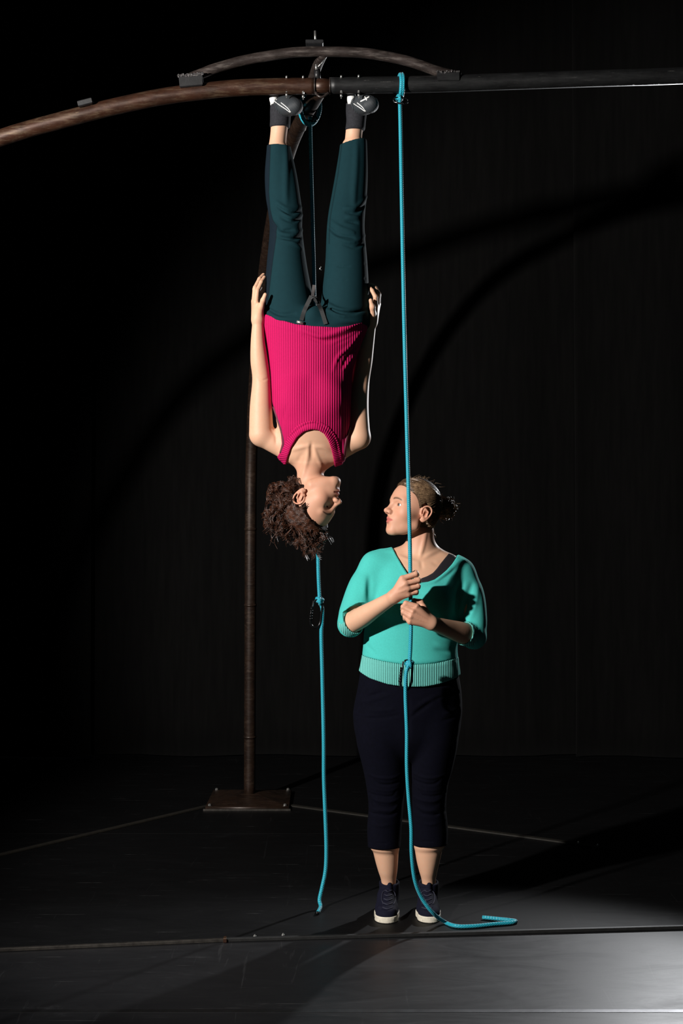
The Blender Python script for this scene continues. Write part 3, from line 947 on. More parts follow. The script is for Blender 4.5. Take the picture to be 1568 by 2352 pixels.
def skin_tint(head, pos, base, lip, brow, lid=0.0056, ruddy=None):
    q = head.loc(pos.astype(float)); a = np.abs(q[:, 0])
    col = np.tile(np.array(base), (len(pos), 1))
    if ruddy is not None:
        m = ruddy(pos)[:, None]
        col = col * (1 - m) + np.array((base[0] * 0.90, base[1] * 0.80, base[2] * 0.80)) * m
    def blend(m, c):
        m = m[:, None]
        return col * (1 - m) + np.array(c) * m
    near = np.linalg.norm(q, axis=1) < 0.16
    du = s_cap(np.stack([a, q[:, 1], q[:, 2]], 1), (0.0, 0.099, -0.0352), (0.0215, 0.086, -0.0400), 0.0042, 0.0012)
    dl = s_cap(np.stack([a, q[:, 1], q[:, 2]], 1), (0.0, 0.097, -0.0470), (0.0195, 0.086, -0.0420), 0.0048, 0.0012)
    m = smoothstep(-np.minimum(du, dl), -0.0042, -0.0010) * near
    col = blend(m * 0.9, lip)
    # redder cheeks, nose tip and ears
    qa = np.stack([a, q[:, 1], q[:, 2]], 1)
    for c0, r0, k0 in (((0.043, 0.070, -0.012), 0.020, 0.45), ((0.0, 0.112, -0.010), 0.012, 0.45), ((0.080, -0.012, 0.004), 0.030, 0.65), ((0.0, 0.090, -0.076), 0.014, 0.25)):
        m = np.exp(-((qa - np.array(c0)) ** 2).sum(1) / r0 ** 2) * k0
        col = blend(m, (base[0] * 0.95, base[1] * 0.70, base[2] * 0.70))
    # brows
    bx = np.clip((a - 0.012) / 0.036, 0, 1)
    bz = 0.0355 + 0.0070 * np.sin(np.pi * (0.15 + 0.75 * bx)) - 0.003 * bx
    m = np.exp(-((q[:, 2] - bz) / (0.0042 - 0.0018 * bx)) ** 2) * smoothstep(a, 0.009, 0.015) * (1 - smoothstep(a, 0.044, 0.052)) * (q[:, 1] > 0.04) * near
    col = blend(np.clip(m * 1.15, 0, 0.95), brow)
    # lash line
    e = np.stack([a, q[:, 1], q[:, 2]], 1) - EYE
    up = lid * np.clip(1 - (e[:, 0] / 0.0142) ** 2, 0, 1)
    rr = np.linalg.norm(e, axis=1)
    m = np.exp(-((e[:, 2] - up - 0.0003) / 0.0012) ** 2) * (np.abs(e[:, 0]) < 0.0145) * (rr > 0.0136) * (rr < 0.0175) * (e[:, 1] > 0)
    col = blend(np.clip(m, 0, 0.9), (0.03, 0.015, 0.01))
    return col

def eyes(head, parent, look, iris, rad=0.0134):
    for sx in (-1, 1):
        n = 24
        c = EYE * (sx, 1, 1)
        u, v = np.meshgrid(np.linspace(0, 2 * math.pi, n, endpoint=False), np.linspace(0, math.pi, n // 2 + 1))
        lk = np.asarray(look, float); lk /= np.linalg.norm(lk)
        e1 = np.cross(lk, (0, 0, 1.0)); e1 /= np.linalg.norm(e1); e2 = np.cross(e1, lk)
        s = np.sin(v)[..., None]; 
        d = np.cos(v)[..., None] * lk + s * (np.cos(u)[..., None] * e1 + np.sin(u)[..., None] * e2)
        r = rad + 0.0005 * np.exp(-(v[..., None] / 0.4) ** 2)
        p = (c + d * r).reshape(-1, 3)
        ang = v.reshape(-1)
        col = np.where((ang < 0.20)[:, None], np.array((0.01, 0.01, 0.01)), np.where((ang < 0.48)[:, None], np.array(iris), np.array((0.78, 0.76, 0.74))))
        m = n // 2 + 1
        i = np.arange(m - 1)[:, None] * n; j = np.arange(n)[None, :]; j2 = (j + 1) % n
        f = np.stack([i + j, i + n + j, i + n + j2, i + j2], -1).reshape(-1, 4)
        mk('eye', head.wld(p), f, M['eye'], parent, True, col)

def tint_mat(name, rough, sss=0.0, spec=0.4, bscale=900, bstr=0.08, coat=0.0):
    m, nt, b = nmat(name)
    at = nt.nodes.new('ShaderNodeAttribute'); at.attribute_name = 'tint'
    v = coords(nt)
    n = noise(nt, v, 55, 5, 0.6)
    c = mix(nt, ramp(nt, n, [(0.35, (0.0,) * 3), (0.7, (0.22,) * 3)]), at.outputs['Color'], mix(nt, 1.0, at.outputs['Color'], (1.0, 0.80, 0.74), 'MULTIPLY'))
    nt.links.new(c, b.inputs['Base Color'])
    b.inputs['Roughness'].default_value = rough; b.inputs['Specular IOR Level'].default_value = spec
    if sss:
        b.inputs['Subsurface Weight'].default_value = sss
        b.inputs['Subsurface Radius'].default_value = (1.0, 0.35, 0.2); b.inputs['Subsurface Scale'].default_value = 0.004
    if coat: b.inputs['Coat Weight'].default_value = coat
    if bstr: bump(nt, b, noise(nt, v, bscale, 3), bstr, 0.0006)
    return m
M['skin'] = tint_mat('skin', 0.54, 0.12, 0.3)
M['eye'] = tint_mat('eye_surface', 0.12, 0, 0.5, bstr=0, coat=0.6)

def knit(name, col, rib=None, ribdir='X', ribscale=34.0, cellscale=180, dark=0.62, rib_str=0.8, slant=0.0, sheen=0.25):
    m, nt, b = nmat(name)
    v = coords(nt)
    c2 = tuple(x * dark for x in col)
    f = noise(nt, v, 220, 3, 0.6)
    c = ramp(nt, f, [(0.3, tuple(x * 0.86 for x in col)), (0.7, col)])
    prev = bump(nt, b, f, 0.35, 0.0012)
    if rib:
        w = wave(nt, coords(nt, (1, 0.25, 1), (0, slant, 0)), ribscale, ribdir, 0.25)
        c = mix(nt, ramp(nt, w, [(0.0, (0.75,) * 3), (0.35, (0,) * 3)]), c, c2)  # grooves between ribs darkened: their shade is put into the yarn colour
        prev = bump(nt, b, w, rib_str, 0.004, prev)
    nt.links.new(c, b.inputs['Base Color'])
    b.inputs['Roughness'].default_value = 0.85; b.inputs['Specular IOR Level'].default_value = 0.2
    b.inputs['Sheen Weight'].default_value = sheen
    b.inputs['Sheen Roughness'].default_value = 0.4
    b.inputs['Sheen Tint'].default_value = tuple(col) + (1,)
    return m
def radial_rib(name, col, center, n, dark=0.55):
    m, nt, b = nmat(name)
    tc = nt.nodes.new('ShaderNodeTexCoord'); sp = nt.nodes.new('ShaderNodeSeparateXYZ')
    nt.links.new(tc.outputs['Object'], sp.inputs[0])
    def op(kind, x, y=None):
        k = nt.nodes.new('ShaderNodeMath'); k.operation = kind
        for i, s in enumerate((x, y)):
            if s is None: continue
            if isinstance(s, (int, float)): k.inputs[i].default_value = s
            else: nt.links.new(s, k.inputs[i])
        return k.outputs[0]
    ang = op('ARCTAN2', op('SUBTRACT', sp.outputs[0], center[0]), op('SUBTRACT', sp.outputs[2], center[2]))
    w = op('ADD', op('MULTIPLY', op('SINE', op('MULTIPLY', ang, float(n))), 0.5), 0.5)
    c = ramp(nt, w, [(0.0, tuple(x * dark for x in col)), (0.5, col)])  # rib hollows tinted darker, shade painted in along with the bump
    nt.links.new(c, b.inputs['Base Color'])
    b.inputs['Roughness'].default_value = 0.85; b.inputs['Specular IOR Level'].default_value = 0.2
    bump(nt, b, w, 0.5, 0.003)
    return m
def woven(name, col, rough=0.8, scale=260, sheen=0.1, tw=0.4, spec=0.25):
    m, nt, b = nmat(name)
    w = wave(nt, coords(nt, (1, 0.2, 1), (0, 0.75, 0)), scale, 'X', 0.4)
    f = noise(nt, coords(nt), 60, 5)
    c = ramp(nt, f, [(0.3, tuple(x * 0.82 for x in col)), (0.7, tuple(x * 1.12 for x in col))])
    nt.links.new(c, b.inputs['Base Color'])
    b.inputs['Roughness'].default_value = rough; b.inputs['Specular IOR Level'].default_value = spec
    b.inputs['Sheen Weight'].default_value = sheen
    bump(nt, b, w, tw, 0.0006)
    return m

def hair_mat(name, lo, hi, rough=0.42):
    m, nt, b = nmat(name)
    f = noise(nt, coords(nt, (1, 1, 1)), 70, 4)
    nt.links.new(ramp(nt, f, [(0.3, lo), (0.72, hi)]), b.inputs['Base Color'])
    b.inputs['Roughness'].default_value = rough; b.inputs['Specular IOR Level'].default_value = 0.6
    return m

def strands(name, curves, rad, mat, parent, sides=3, taper=True):
    mb_v = []; mb_f = []; n0 = 0
    for c in curves:
        c = np.asarray(c, float); n = len(c)
        r = rad * np.linspace(1, 0.25, n) ** 0.5 if taper else np.full(n, rad)
        v, f = tube_data(c, r, sides)
        f = np.array([q for q in f if len(q) == 4])
        mb_v.append(v); mb_f.append(f + n0); n0 += len(v)
    o = mk(name, np.vstack(mb_v), np.vstack(mb_f), mat, parent)
    return o

# ------------------------------------------------------------------ the woman hanging upside down from the beam
SKIN = (0.63, 0.375, 0.250)
M['pink'] = knit('pink_rib_knit', (0.50, 0.0045, 0.095), True, 'X', 36.0, dark=0.62, rib_str=0.55)
M['maroon'] = simple('maroon_binding', (0.10, 0.012, 0.028), 0.7, 0, 0.2, 200, 0.2)
def cloth_tint(name, scale=260, rough=0.85, sheen=0.0):
    m, nt, b = nmat(name)
    at = nt.nodes.new('ShaderNodeAttribute'); at.attribute_name = 'tint'
    w = wave(nt, coords(nt, (1, 0.2, 1), (0, 0.75, 0)), scale, 'X', 0.4)
    f = noise(nt, coords(nt), 60, 5)
    c = mix(nt, ramp(nt, f, [(0.3, (0.0,) * 3), (0.7, (0.25,) * 3)]), at.outputs['Color'], mix(nt, 1.0, at.outputs['Color'], (0.65, 0.65, 0.65), 'MULTIPLY'))
    nt.links.new(c, b.inputs['Base Color'])
    b.inputs['Roughness'].default_value = rough; b.inputs['Specular IOR Level'].default_value = 0.12
    b.inputs['Sheen Weight'].default_value = sheen
    bump(nt, b, w, 0.35, 0.0006)
    return m
M['teal_cloth'] = cloth_tint('dark_teal_twill')
M['sock'] = simple('black_knit_sock', (0.020, 0.020, 0.024), 0.85, 0, 0.25, 150, 0.3, 0.001, 0.2)
def make_shoe_black():
    m, nt, b = nmat('black_ribbed_mesh')
    w = wave(nt, coords(nt, (1, 1, 1), (0, 0.35, 0)), 75, 'X', 0.3)
    nt.links.new(ramp(nt, w, [(0.1, (0.010, 0.012, 0.014)), (0.8, (0.040, 0.048, 0.055))]), b.inputs['Base Color'])
    b.inputs['Roughness'].default_value = 0.6
    bump(nt, b, w, 0.6, 0.0015)
    return m
M['shoe_black'] = make_shoe_black()
M['shoe_white'] = simple('white_shoe_trim', (0.72, 0.72, 0.70), 0.5, 0, 0.08, 60, 0.1)
M['strap'] = simple('black_webbing', (0.007, 0.008, 0.009), 0.6, 0, 0.3, 300, 0.4)
M['strap_grey'] = simple('grey_webbing', (0.09, 0.08, 0.08), 0.6, 0, 0.2, 300, 0.4)
M['hair_dark'] = hair_mat('dark_brown_curls', (0.014, 0.005, 0.003), (0.095, 0.030, 0.012))
M['hair_core'] = simple('dark_brown_hair_mass', (0.014, 0.006, 0.004), 0.7, 0, 0.5, 120, 0.6, 0.004, 0.08)
rng = np.random.default_rng(11)

woman1 = thing('person', 'woman in a pink knit top and dark teal trousers hanging upside down by her feet', 'person', P(728, 640, 5.08))

YT = 5.08
phi = math.radians(65); th = math.radians(15.6)
f0 = np.array([math.sin(phi), -math.cos(phi), 0]); u0 = np.array([0, 0, -1.0])
hf = f0 * math.cos(th) + u0 * math.sin(th); hu = u0 * math.cos(th) - f0 * math.sin(th)
H1 = Head(P(716.5, 1140, 5.06), hf, hu, 1.05)

LEG_L = [(328, 613, 667, 5.09, .040), (345, 612, 669, 5.09, .042), (400, 608, 681, 5.09, .052), (450, 610, 689, 5.09, .056), (490, 616, 694, 5.085, .060), (530, 619, 694, 5.075, .061), (600, 613, 703, 5.08, .075), (650, 609, 712, 5.08, .085), (700, 608, 722, 5.08, .092), (748, 606, 732, 5.08, .097)]
LEG_R = [(318, 781, 842, 5.10, .040), (345, 779, 843, 5.10, .042), (400, 770, 844, 5.10, .052), (450, 761, 842, 5.10, .056), (490, 754, 838, 5.09, .060), (530, 750, 837, 5.08, .061), (600, 747, 843, 5.08, .075), (650, 742, 846, 5.08, .085), (700, 736, 847, 5.08, .092), (748, 724, 847, 5.08, .097)]
HIP = [(712, 612, 843, YT, .088), (735, 606, 847, YT, .101), (760, 607, 842, YT, .104), (800, 615, 826, YT, .100)]
TOP = [(722, 600, 850, 5.075, .113), (745, 602, 847, 5.075, .115), (770, 607, 838, 5.075, .113), (800, 613, 826, 5.075, .108), (850, 620, 811, 5.075, .104), (900, 624, 807, 5.07, .108), (940, 626, 806, 5.065, .114), (975, 632, 804, 5.065, .110), (1010, 638, 799, 5.07, .094), (1045, 646, 790, 5.075, .072), (1062, 655, 782, 5.08, .055)]

body = Field()
body.loft(LEG_L, 0.02, off=-.010).loft(LEG_R, 0.02, off=-.010).loft(HIP, 0.03, off=-.009)
body.loft(TOP[3:], 0.03, off=-.007)
# shoulder girdle and neck
for s_, o_, d_ in (((602, 1000, 5.08), (690, 1050, 5.085), 0), ((824, 1006, 5.085), (745, 1052, 5.085), 0)):
    body.cap(P(*s_), P(*o_), 0.042, 0.040, 0.03)
body.cap(P(716, 1040, 5.08), P(711, 1105, 5.07), 0.054, 0.049, 0.03)
body.fn(H1.field(lid=0.0016), H1.o, 0.17, 0.016)
# arms
armL = [P(600, 997, 5.075), P(599, 935, 5.075), P(600, 872, 5.07), P(595, 828, 5.06), P(592, 785, 5.05), P(592, 737, 5.045)]
body.limb(armL, [.0465, .042, .0345, .0330, .0270, .0205], 0.012)
armR = [P(823, 1004, 5.085), P(822, 940, 5.10), P(827, 878, 5.125), P(835, 830, 5.12), P(843, 785, 5.11), P(851, 742, 5.10)]
body.limb(armR, [.0450, .040, .0350, .0330, .0270, .0205], 0.012)
# hand on the thigh, image left
w = P(592, 734, 5.045)
for mx in ((588, 694, 5.020), (585, 691, 5.040), (583, 692, 5.060), (584, 697, 5.078)):
    body.cap(w, P(*mx), .0175, .0105, 0.014)
def finger(F, pts, r0, r1, k=0.003):
    n = len(pts)
    F.chain([P(*q) for q in pts], list(np.linspace(r0, r1, n)), k)
finger(body, [(588, 694, 5.020), (591, 668, 5.022), (600, 648, 5.035), (607, 637, 5.052)], .0098, .0070)
finger(body, [(585, 691, 5.040), (586, 661, 5.047), (596, 641, 5.066), (605, 631, 5.088)], .0098, .0072)
finger(body, [(583, 692, 5.060), (585, 664, 5.072), (596, 646, 5.095), (606, 639, 5.115)], .0094, .0070)
finger(body, [(584, 697, 5.078), (588, 674, 5.094), (598, 660, 5.115)], .0086, .0066)
body.cap(w + (0.004, -0.008, 0.01), P(599, 704, 5.012), .016, .0125, 0.012)
finger(body, [(599, 706, 5.012), (604, 690, 4.996), (609, 677, 4.988)], .0110, .0078, 0.006)
# hand on the thigh, image right
w = P(852, 740, 5.10)
for mx in ((862, 702, 5.062), (866, 698, 5.080), (868, 698, 5.100), (866, 702, 5.118)):
    body.cap(w, P(*mx), .0175, .0105, 0.014)
finger(body, [(862, 702, 5.062), (862, 682, 5.048), (855, 668, 5.050), (849, 661, 5.060)], .0098, .0070)
finger(body, [(866, 698, 5.080), (868, 675, 5.072), (860, 660, 5.080), (851, 654, 5.095)], .0098, .0072)
finger(body, [(868, 698, 5.100), (870, 676, 5.100), (862, 661, 5.110), (853, 657, 5.122)], .0094, .0070)
finger(body, [(866, 702, 5.118), (868, 684, 5.125), (860, 672, 5.135)], .0086, .0066)
finger(body, [(856, 722, 5.062), (855, 705, 5.040), (851, 690, 5.032)], .0120, .0076, 0.008)
# ankles
body.limb([P(636, 345, 5.09), P(639, 315, 5.09), P(642, 285, 5.085), P(644, 250, 5.075)], [.034, .0315, .0325, .030], 0.01)
body.limb([P(810, 345, 5.10), P(812, 312, 5.10), P(815, 285, 5.09), P(818, 250, 5.08)], [.034, .0320, .0325, .030], 0.01)
CR = []
# collar bones, throat and neck cords, arm creases
for pts, am, wd in (([(709, 1024), (690, 1028), (668, 1034)], .0045, .008), ([(722, 1026), (742, 1028), (765, 1040)], .0045, .008),
                    ([(709, 1022), (707, 1045), (700, 1075), (692, 1100)], .0050, .008), ([(720, 1026), (728, 1048), (738, 1070)], .0040, .007),
                    ([(715, 1018), (715, 1036), (716, 1054)], -.0065, .008), ([(696, 1040), (688, 1052), (684, 1062)], -.003, .009),
                    ([(622, 985), (632, 1000), (634, 1020)], -.003, .005), ([(590, 868), (602, 874), (614, 870)], -.0020, .004),
                    ([(808, 985), (800, 1005), (797, 1020)], -.003, .005)):
    CR.append((pts, am, wd))
body.creases(CR)
pos, fc = mesh_field(body, 0.0025)
zt = pos[:, 2]
pyv = 1176 - (pos[:, 2] - CAMH) / pos[:, 1] * FPX; pxv = 784 + pos[:, 0] / pos[:, 1] * FPX
hid = ((pyv > 350) & (pyv < 735) & (pxv > 616) & (pxv < 838)) | ((pyv >= 700) & (pyv < 960) & (pxv > 632) & (pxv < 798))
pos, fc, inv = thin_out(pos, fc, hid, 0.012)
mk('body', pos, fc, M['skin'], woman1, True, skin_tint(H1, pos, SKIN, (0.42, 0.13, 0.11), (0.06, 0.025, 0.015), 0.0016, lambda p: smoothstep(-np.linalg.norm(p - H1.o, axis=1), -0.16, -0.11)))
eyes(H1, woman1, (0.0, 1, -0.20), (0.10, 0.06, 0.03), 0.0131)

# trousers
tr = Field(); CR = []
tr.loft(LEG_L, 0.012).loft(LEG_R, 0.012).loft(HIP, 0.02)
tr.ell(P(718, 724, 5.0), (0.030, 0.030, 0.034), None, 0.02)
for pts, am, wd in (
    ([(634, 464), (660, 480), (692, 476)], .0050, .0075), ([(638, 474), (662, 490), (692, 487)], -.0045, .006), ([(646, 486), (668, 500), (694, 494)], .0050, .007),
    ([(646, 500), (670, 508), (694, 503)], -.0050, .006), ([(626, 522), (645, 536), (672, 540), (694, 528)], .0050, .007), ([(650, 530), (674, 528), (694, 518)], -.0050, .006),
    ([(640, 545), (668, 550), (694, 545)], -.0045, .006), ([(650, 552), (676, 560), (694, 572)], .0040, .007), ([(622, 505), (634, 518), (640, 535)], .0035, .006),
    ([(657, 338), (657, 380), (656, 430), (657, 470)], .0070, .0110), ([(819, 325), (817, 380), (813, 440), (812, 480)], .0070, .0110),
    ([(792, 478), (815, 476), (842, 452)], .0050, .007), ([(796, 488), (818, 488), (840, 468)], -.0045, .006), ([(798, 498), (822, 500), (840, 486)], .0050, .007),
    ([(795, 508), (820, 512), (838, 500)], -.0050, .006), ([(757, 506), (780, 522), (812, 534), (838, 520)], .0050, .007), ([(753, 520), (775, 538), (812, 546), (838, 532)], -.0045, .006),
    ([(752, 530), (775, 548), (812, 556), (838, 540)], .0045, .006), ([(790, 562), (815, 568), (836, 560)], -.0030, .006),
    ([(612, 706), (640, 722), (676, 720)], -.0050, .006), ([(612, 716), (645, 732), (690, 734)], .0045, .007), ([(742, 684), (762, 704), (800, 712), (844, 698)], .0050, .007),
    ([(746, 696), (770, 714), (805, 720), (844, 710)], -.0055, .006), ([(752, 712), (790, 726), (842, 720)], .0045, .007), ([(742, 640), (790, 644), (840, 640)], -.0018, .004),
    ([(748, 610), (790, 612), (840, 606)], -.0015, .004), ([(752, 380), (758, 400), (756, 440)], .0015, .004)):
    CR.append((pts, am * (2.3 if wd < .01 else 1.2), wd * (0.9 if wd < .01 else 1)))
tr.creases(CR)
hemL, hemR = half(P(640, 335, 5.09), (0.05, -0.06, 1)), half(P(812, 324, 5.10), (-0.26, -0.10, 1))
def hem_cut(p):
    return np.where(p[:, 0] < P(725, 300, 5.09)[0], hemL(p), hemR(p)).astype(p.dtype)
tr.fn(hem_cut, (0, 0, 0), 99, 0.003, 'i')
tr.flatcap(P(640, 352, 5.09), P(640, 318, 5.09), .0400, .0400, (0, 1, 0), .90, 0.003, 'c')
tr.flatcap(P(811, 344, 5.10), P(811.5, 300, 5.10), .0450, .0450, (0, 1, 0), .80, 0.003, 'c')
pos, fc = mesh_field(tr, 0.0030)
pyv = 1176 - (pos[:, 2] - CAMH) / pos[:, 1] * FPX; pxv = 784 + pos[:, 0] / pos[:, 1] * FPX
edge = np.interp(pyv, [330, 440, 480, 505, 520, 530, 545, 600, 700, 760], [621, 617, 620, 626, 636, 634, 634, 626, 614, 606])
front = pos[:, 1] < 5.2
stripe = smoothstep(edge - pxv, -1.0, 1.0)
seamR = np.exp(-((pxv - np.interp(pyv, [320, 400, 500, 540, 760], [786, 776, 758, 756, 752])) / 1.2) ** 2) * (pyv < 560)
seamL = np.exp(-((pxv - edge) / 1.0) ** 2)
cl = np.array((0.0050, 0.0265, 0.0335)); st = np.array((0.0045, 0.0110, 0.0180))
col = cl * (1 - stripe[:, None]) + st * stripe[:, None]
col = col * (1 - 0.5 * np.maximum(seamR, seamL)[:, None])
mk('trousers', pos, fc, M['teal_cloth'], woman1, True, col)

# pink ribbed top
top = Field(); CR = []
top.loft(TOP, 0.02)
for s_, o_ in (((602, 1000, 5.08), (690, 1050, 5.085)), ((824, 1006, 5.085), (745, 1052, 5.085))):
    top.cap(P(*s_), P(*o_), 0.047, 0.045, 0.03)
top.ell(P(680, 912, 4.995), (0.050, 0.035, 0.055), None, 0.05).ell(P(752, 912, 4.995), (0.050, 0.035, 0.055), None, 0.05)
NECK = [(653, 1069), (660, 1048), (669, 1026), (682, 1006), (698, 993), (715, 988), (730, 989), (744, 997), (754, 1012), (761, 1032), (766, 1055), (769, 1074)]
for pts, am, wd in (
    ([(690, 757), (735, 772), (772, 764), (815, 744), (845, 728)], .0100, .0085), ([(700, 770), (740, 783), (780, 776), (825, 756)], -.0070, .0075),
    ([(610, 742), (650, 752), (690, 762)], .0020, .006), ([(824, 770), (800, 798), (776, 820), (766, 850)], .0055, .007), ([(822, 790), (800, 815), (786, 845)], -.0055, .006),
    ([(820, 808), (804, 828), (788, 850)], .0055, .006), ([(818, 826), (804, 845), (794, 868)], -.0045, .006), ([(836, 752), (805, 775), (770, 790)], -.004, .006),
    ([(640, 1010), (650, 960), (660, 930)], -.0015, .008)):
    CR.append((pts, am, wd))
top.creases(CR)
nb = top.hits([(x + (-4 if x < 700 else 5 if x > 735 else 0), y - (5 if 690 < x < 750 else 0)) for x, y in NECK])
top.ridge(nb, .0045, .0085)
nb2 = top.hits([(x + (-13 if x < 690 else 14 if x > 745 else 0), y - (15 if 690 <= x <= 745 else 6 if 660 < x < 760 else 0)) for x, y in NECK])
top.ridge(nb2, -.0030, .0035)
KEEP = [(590, 728), (600, 716), (608, 718), (640, 734), (680, 747), (720, 752), (770, 754), (800, 750), (830, 740), (846, 730), (862, 735), (850, 800), (825, 940), (806, 976), (799, 1005), (795, 1030), (793, 1055), (791, 1076)]
KEEP += NECK[::-1] + [(648, 1076), (626, 1060), (640, 1040), (646, 1018), (643, 985), (634, 955), (625, 928), (600, 850), (585, 760)]
top.fn(poly_px(KEEP, 5.0), (0, 0, 0), 99, 0.003, 'i')
pos, fc = mesh_field(top, 0.0028)
mk('knit_top', pos, fc, M['pink'], woman1)
# ribbed neckband lying on the top
OUT = [(634, 1060), (643, 1040), (652, 1020), (664, 998), (680, 981), (697, 972), (716, 968), (735, 970), (754, 979), (769, 996), (778, 1016), (784, 1040), (787, 1060), (789, 1074)]
bnd = Field(); bnd.it = [i for i in top.it if i[0] != 'i']
bnd.offset(0.0024)
bnd.fn(poly_px([(630, 1068)] + OUT + NECK[::-1], 5.0), (0, 0, 0), 99, 0.002, 'i')
pc = P(716, 1060, 5.0) - np.array(BASE[woman1.name])
M['pink_band'] = radial_rib('pink_neckband', (0.50, 0.0045, 0.095), pc, 95)
mk('neckband', *mesh_field(bnd, 0.0026), M['pink_band'], woman1)
# dark binding of the garment worn below, at both armholes
for pts in ([(627, 934), (636, 962), (645, 990), (649, 1018), (643, 1040), (631, 1058)], [(804, 980), (797, 1006), (792.5, 1032), (790, 1056), (788, 1073)]):
    h = top.hits([(x + (1 if x < 700 else -1) * 1.5, y) for x, y in pts])
    h2 = [q + (0, 0.004, 0) for q in h]
    MB().tube(catmull(h2, 6), 0.0055, 8).build('armhole_binding', M['maroon'], woman1)
# harness
def ribbon(pts, w, t, mat, name, parent):
    pts = catmull(pts, 6); v = []
    for i, q in enumerate(pts):
        d = pts[min(i + 1, len(pts) - 1)] - pts[max(i - 1, 0)]; d /= np.linalg.norm(d)
        s = np.cross(d, (0, -1.0, 0)); s /= np.linalg.norm(s)
        n = np.cross(s, d)
        for a, b in ((-w, -t), (w, -t), (w, t), (-w, t)): v.append(q + s * a + n * b)
    m = len(pts); f = []
    for i in range(m - 1):
        for j in range(4): f.append([i * 4 + j, i * 4 + (j + 1) % 4, i * 4 + 4 + (j + 1) % 4, i * 4 + 4 + j])
    f += [[3, 2, 1, 0], [(m - 1) * 4 + k for k in range(4)]]
    return mk(name, np.array(v), f, mat, parent, False)
hz = lambda x, y, d=0.004: tr.hit(x, y) - (0, d, 0)
yc = hz(712, 706)[1]
ribbon([P(721, 655, 5.04), P(719, 670, 5.02), P(717, 684, yc - .01)], .0060, .0015, M['strap_grey'], 'harness_strap', woman1)
ribbon([P(715, 680, yc - .012), P(705, 700, yc - .008), hz(698, 716), hz(692, 736)], .0075, .0015, M['strap'], 'harness_strap', woman1)
ribbon([P(720, 680, yc - .012), P(730, 697, yc - .008), hz(738, 714), hz(748, 745)], .0075, .0015, M['strap'], 'harness_strap', woman1)
MB().tube(catmull([P(714, 689, yc - .012), P(718, 684, yc - .016), P(724, 686, yc - .016), P(729, 696, yc - .012)], 5), .004, 8).build('harness_ring', M['strap'], woman1)
bk = hz(689, 741, 0.008)
MB().box(bk, (0.026, 0.006, 0.011), np.array([[.97, 0, .24], [0, 1, 0], [-.24, 0, .97]]), .002).build('buckle', M['zinc'], woman1)
MB().tube([P(737, 612, 5.10), P(734, 618, 5.10), P(738, 620, 5.10)], .002, 6).build('harness_clip', M['zinc'], woman1)

# trainers
def hanging_shoe(ank, heel, toe, cuff, side):
    s = Field()
    s.loft(cuff, 0.015)
    s.fn(half(P(640, 289, 5.05) if side == 0 else P(815, 297, 5.05), (0.30, -0.30, -1)), (0, 0, 0), 99, .003, 'i')
    sh = Field()
    hp, tp = P(*heel), P(*toe)
    mid = hp * 0.45 + tp * 0.55
    sh.cap(hp, mid, .0335, .0375, .02).cap(mid, tp, .0375, .0320, .02)
    sh.fn(half((0, 0, CZ - TR - 0.002 if side else CZ - TR - 0.002), (0, 0, 1)), (0, 0, 0), 99, .004, 'i')
    pos, fc = mesh_field(s, 0.0026); root = mk('trainer', *mesh_field(sh, 0.0024), M['shoe_black'], woman1)
    mk('sock_collar', pos, fc, M['sock'], root)
    return sh, s, root
cuffL = [(231, 621, 664, 5.085, .034), (255, 620, 668, 5.08, .036), (275, 620, 667, 5.085, .040), (295, 619, 666, 5.088, .041)]
cuffR = [(231, 795, 838, 5.09, .034), (255, 794, 842, 5.085, .036), (278, 795, 840, 5.09, .040), (301, 792, 838, 5.095, .041)]
for (ank, heel, toe, cuff, dx, side) in (((641, 290, 5.09), (640, 236, 5.09), (676, 245, 4.99), cuffL, 0, 0), ((815, 290, 5.09), (817, 236, 5.09), (850, 240, 4.99), cuffR, 172, 1)):
    sh, sk, root = hanging_shoe(ank, heel, toe, cuff, side)
    both = Field(); both.group(sh, 0.004).group(sk, 0.004)
    for k, line in enumerate(([(626, 229), (640, 240), (655, 250), (666, 258)], [(634, 228), (648, 238), (660, 248), (668, 258)], [(626, 226), (636, 224), (645, 225)])):
        h = both.hits([(x + dx, y - (2 if side else 0)) for x, y in line])
        if h is not None: MB().tube(catmull(h, 5), .0018 if k < 2 else .0026, 6).build('trim_stripe', M['shoe_white'], root)
    if side:
        h = both.hits([(828, 233), (838, 228), (848, 222)])
        if h is not None: MB().tube(catmull(h, 5), .003, 6).build('trim_stripe', M['shoe_white'], root)
        h = both.hits([(838, 222), (842, 230)])
        if h is not None: MB().tube(h, .003, 6).build('trim_stripe', M['shoe_white'], root)
    tab = Field(); c = P(626 + dx * 1.03, 228, 5.085)
    tab.ell(c + (0.006, -0.018, -0.002), (.018, .024, .027), None, .01)
    tab.cap(c + (-.001, -.016, -.014), c + (-.006, -.016, -.026), .004, .003, .004)
    mk('heel_tab', *mesh_field(tab, 0.0024), M['shoe_white'], root)

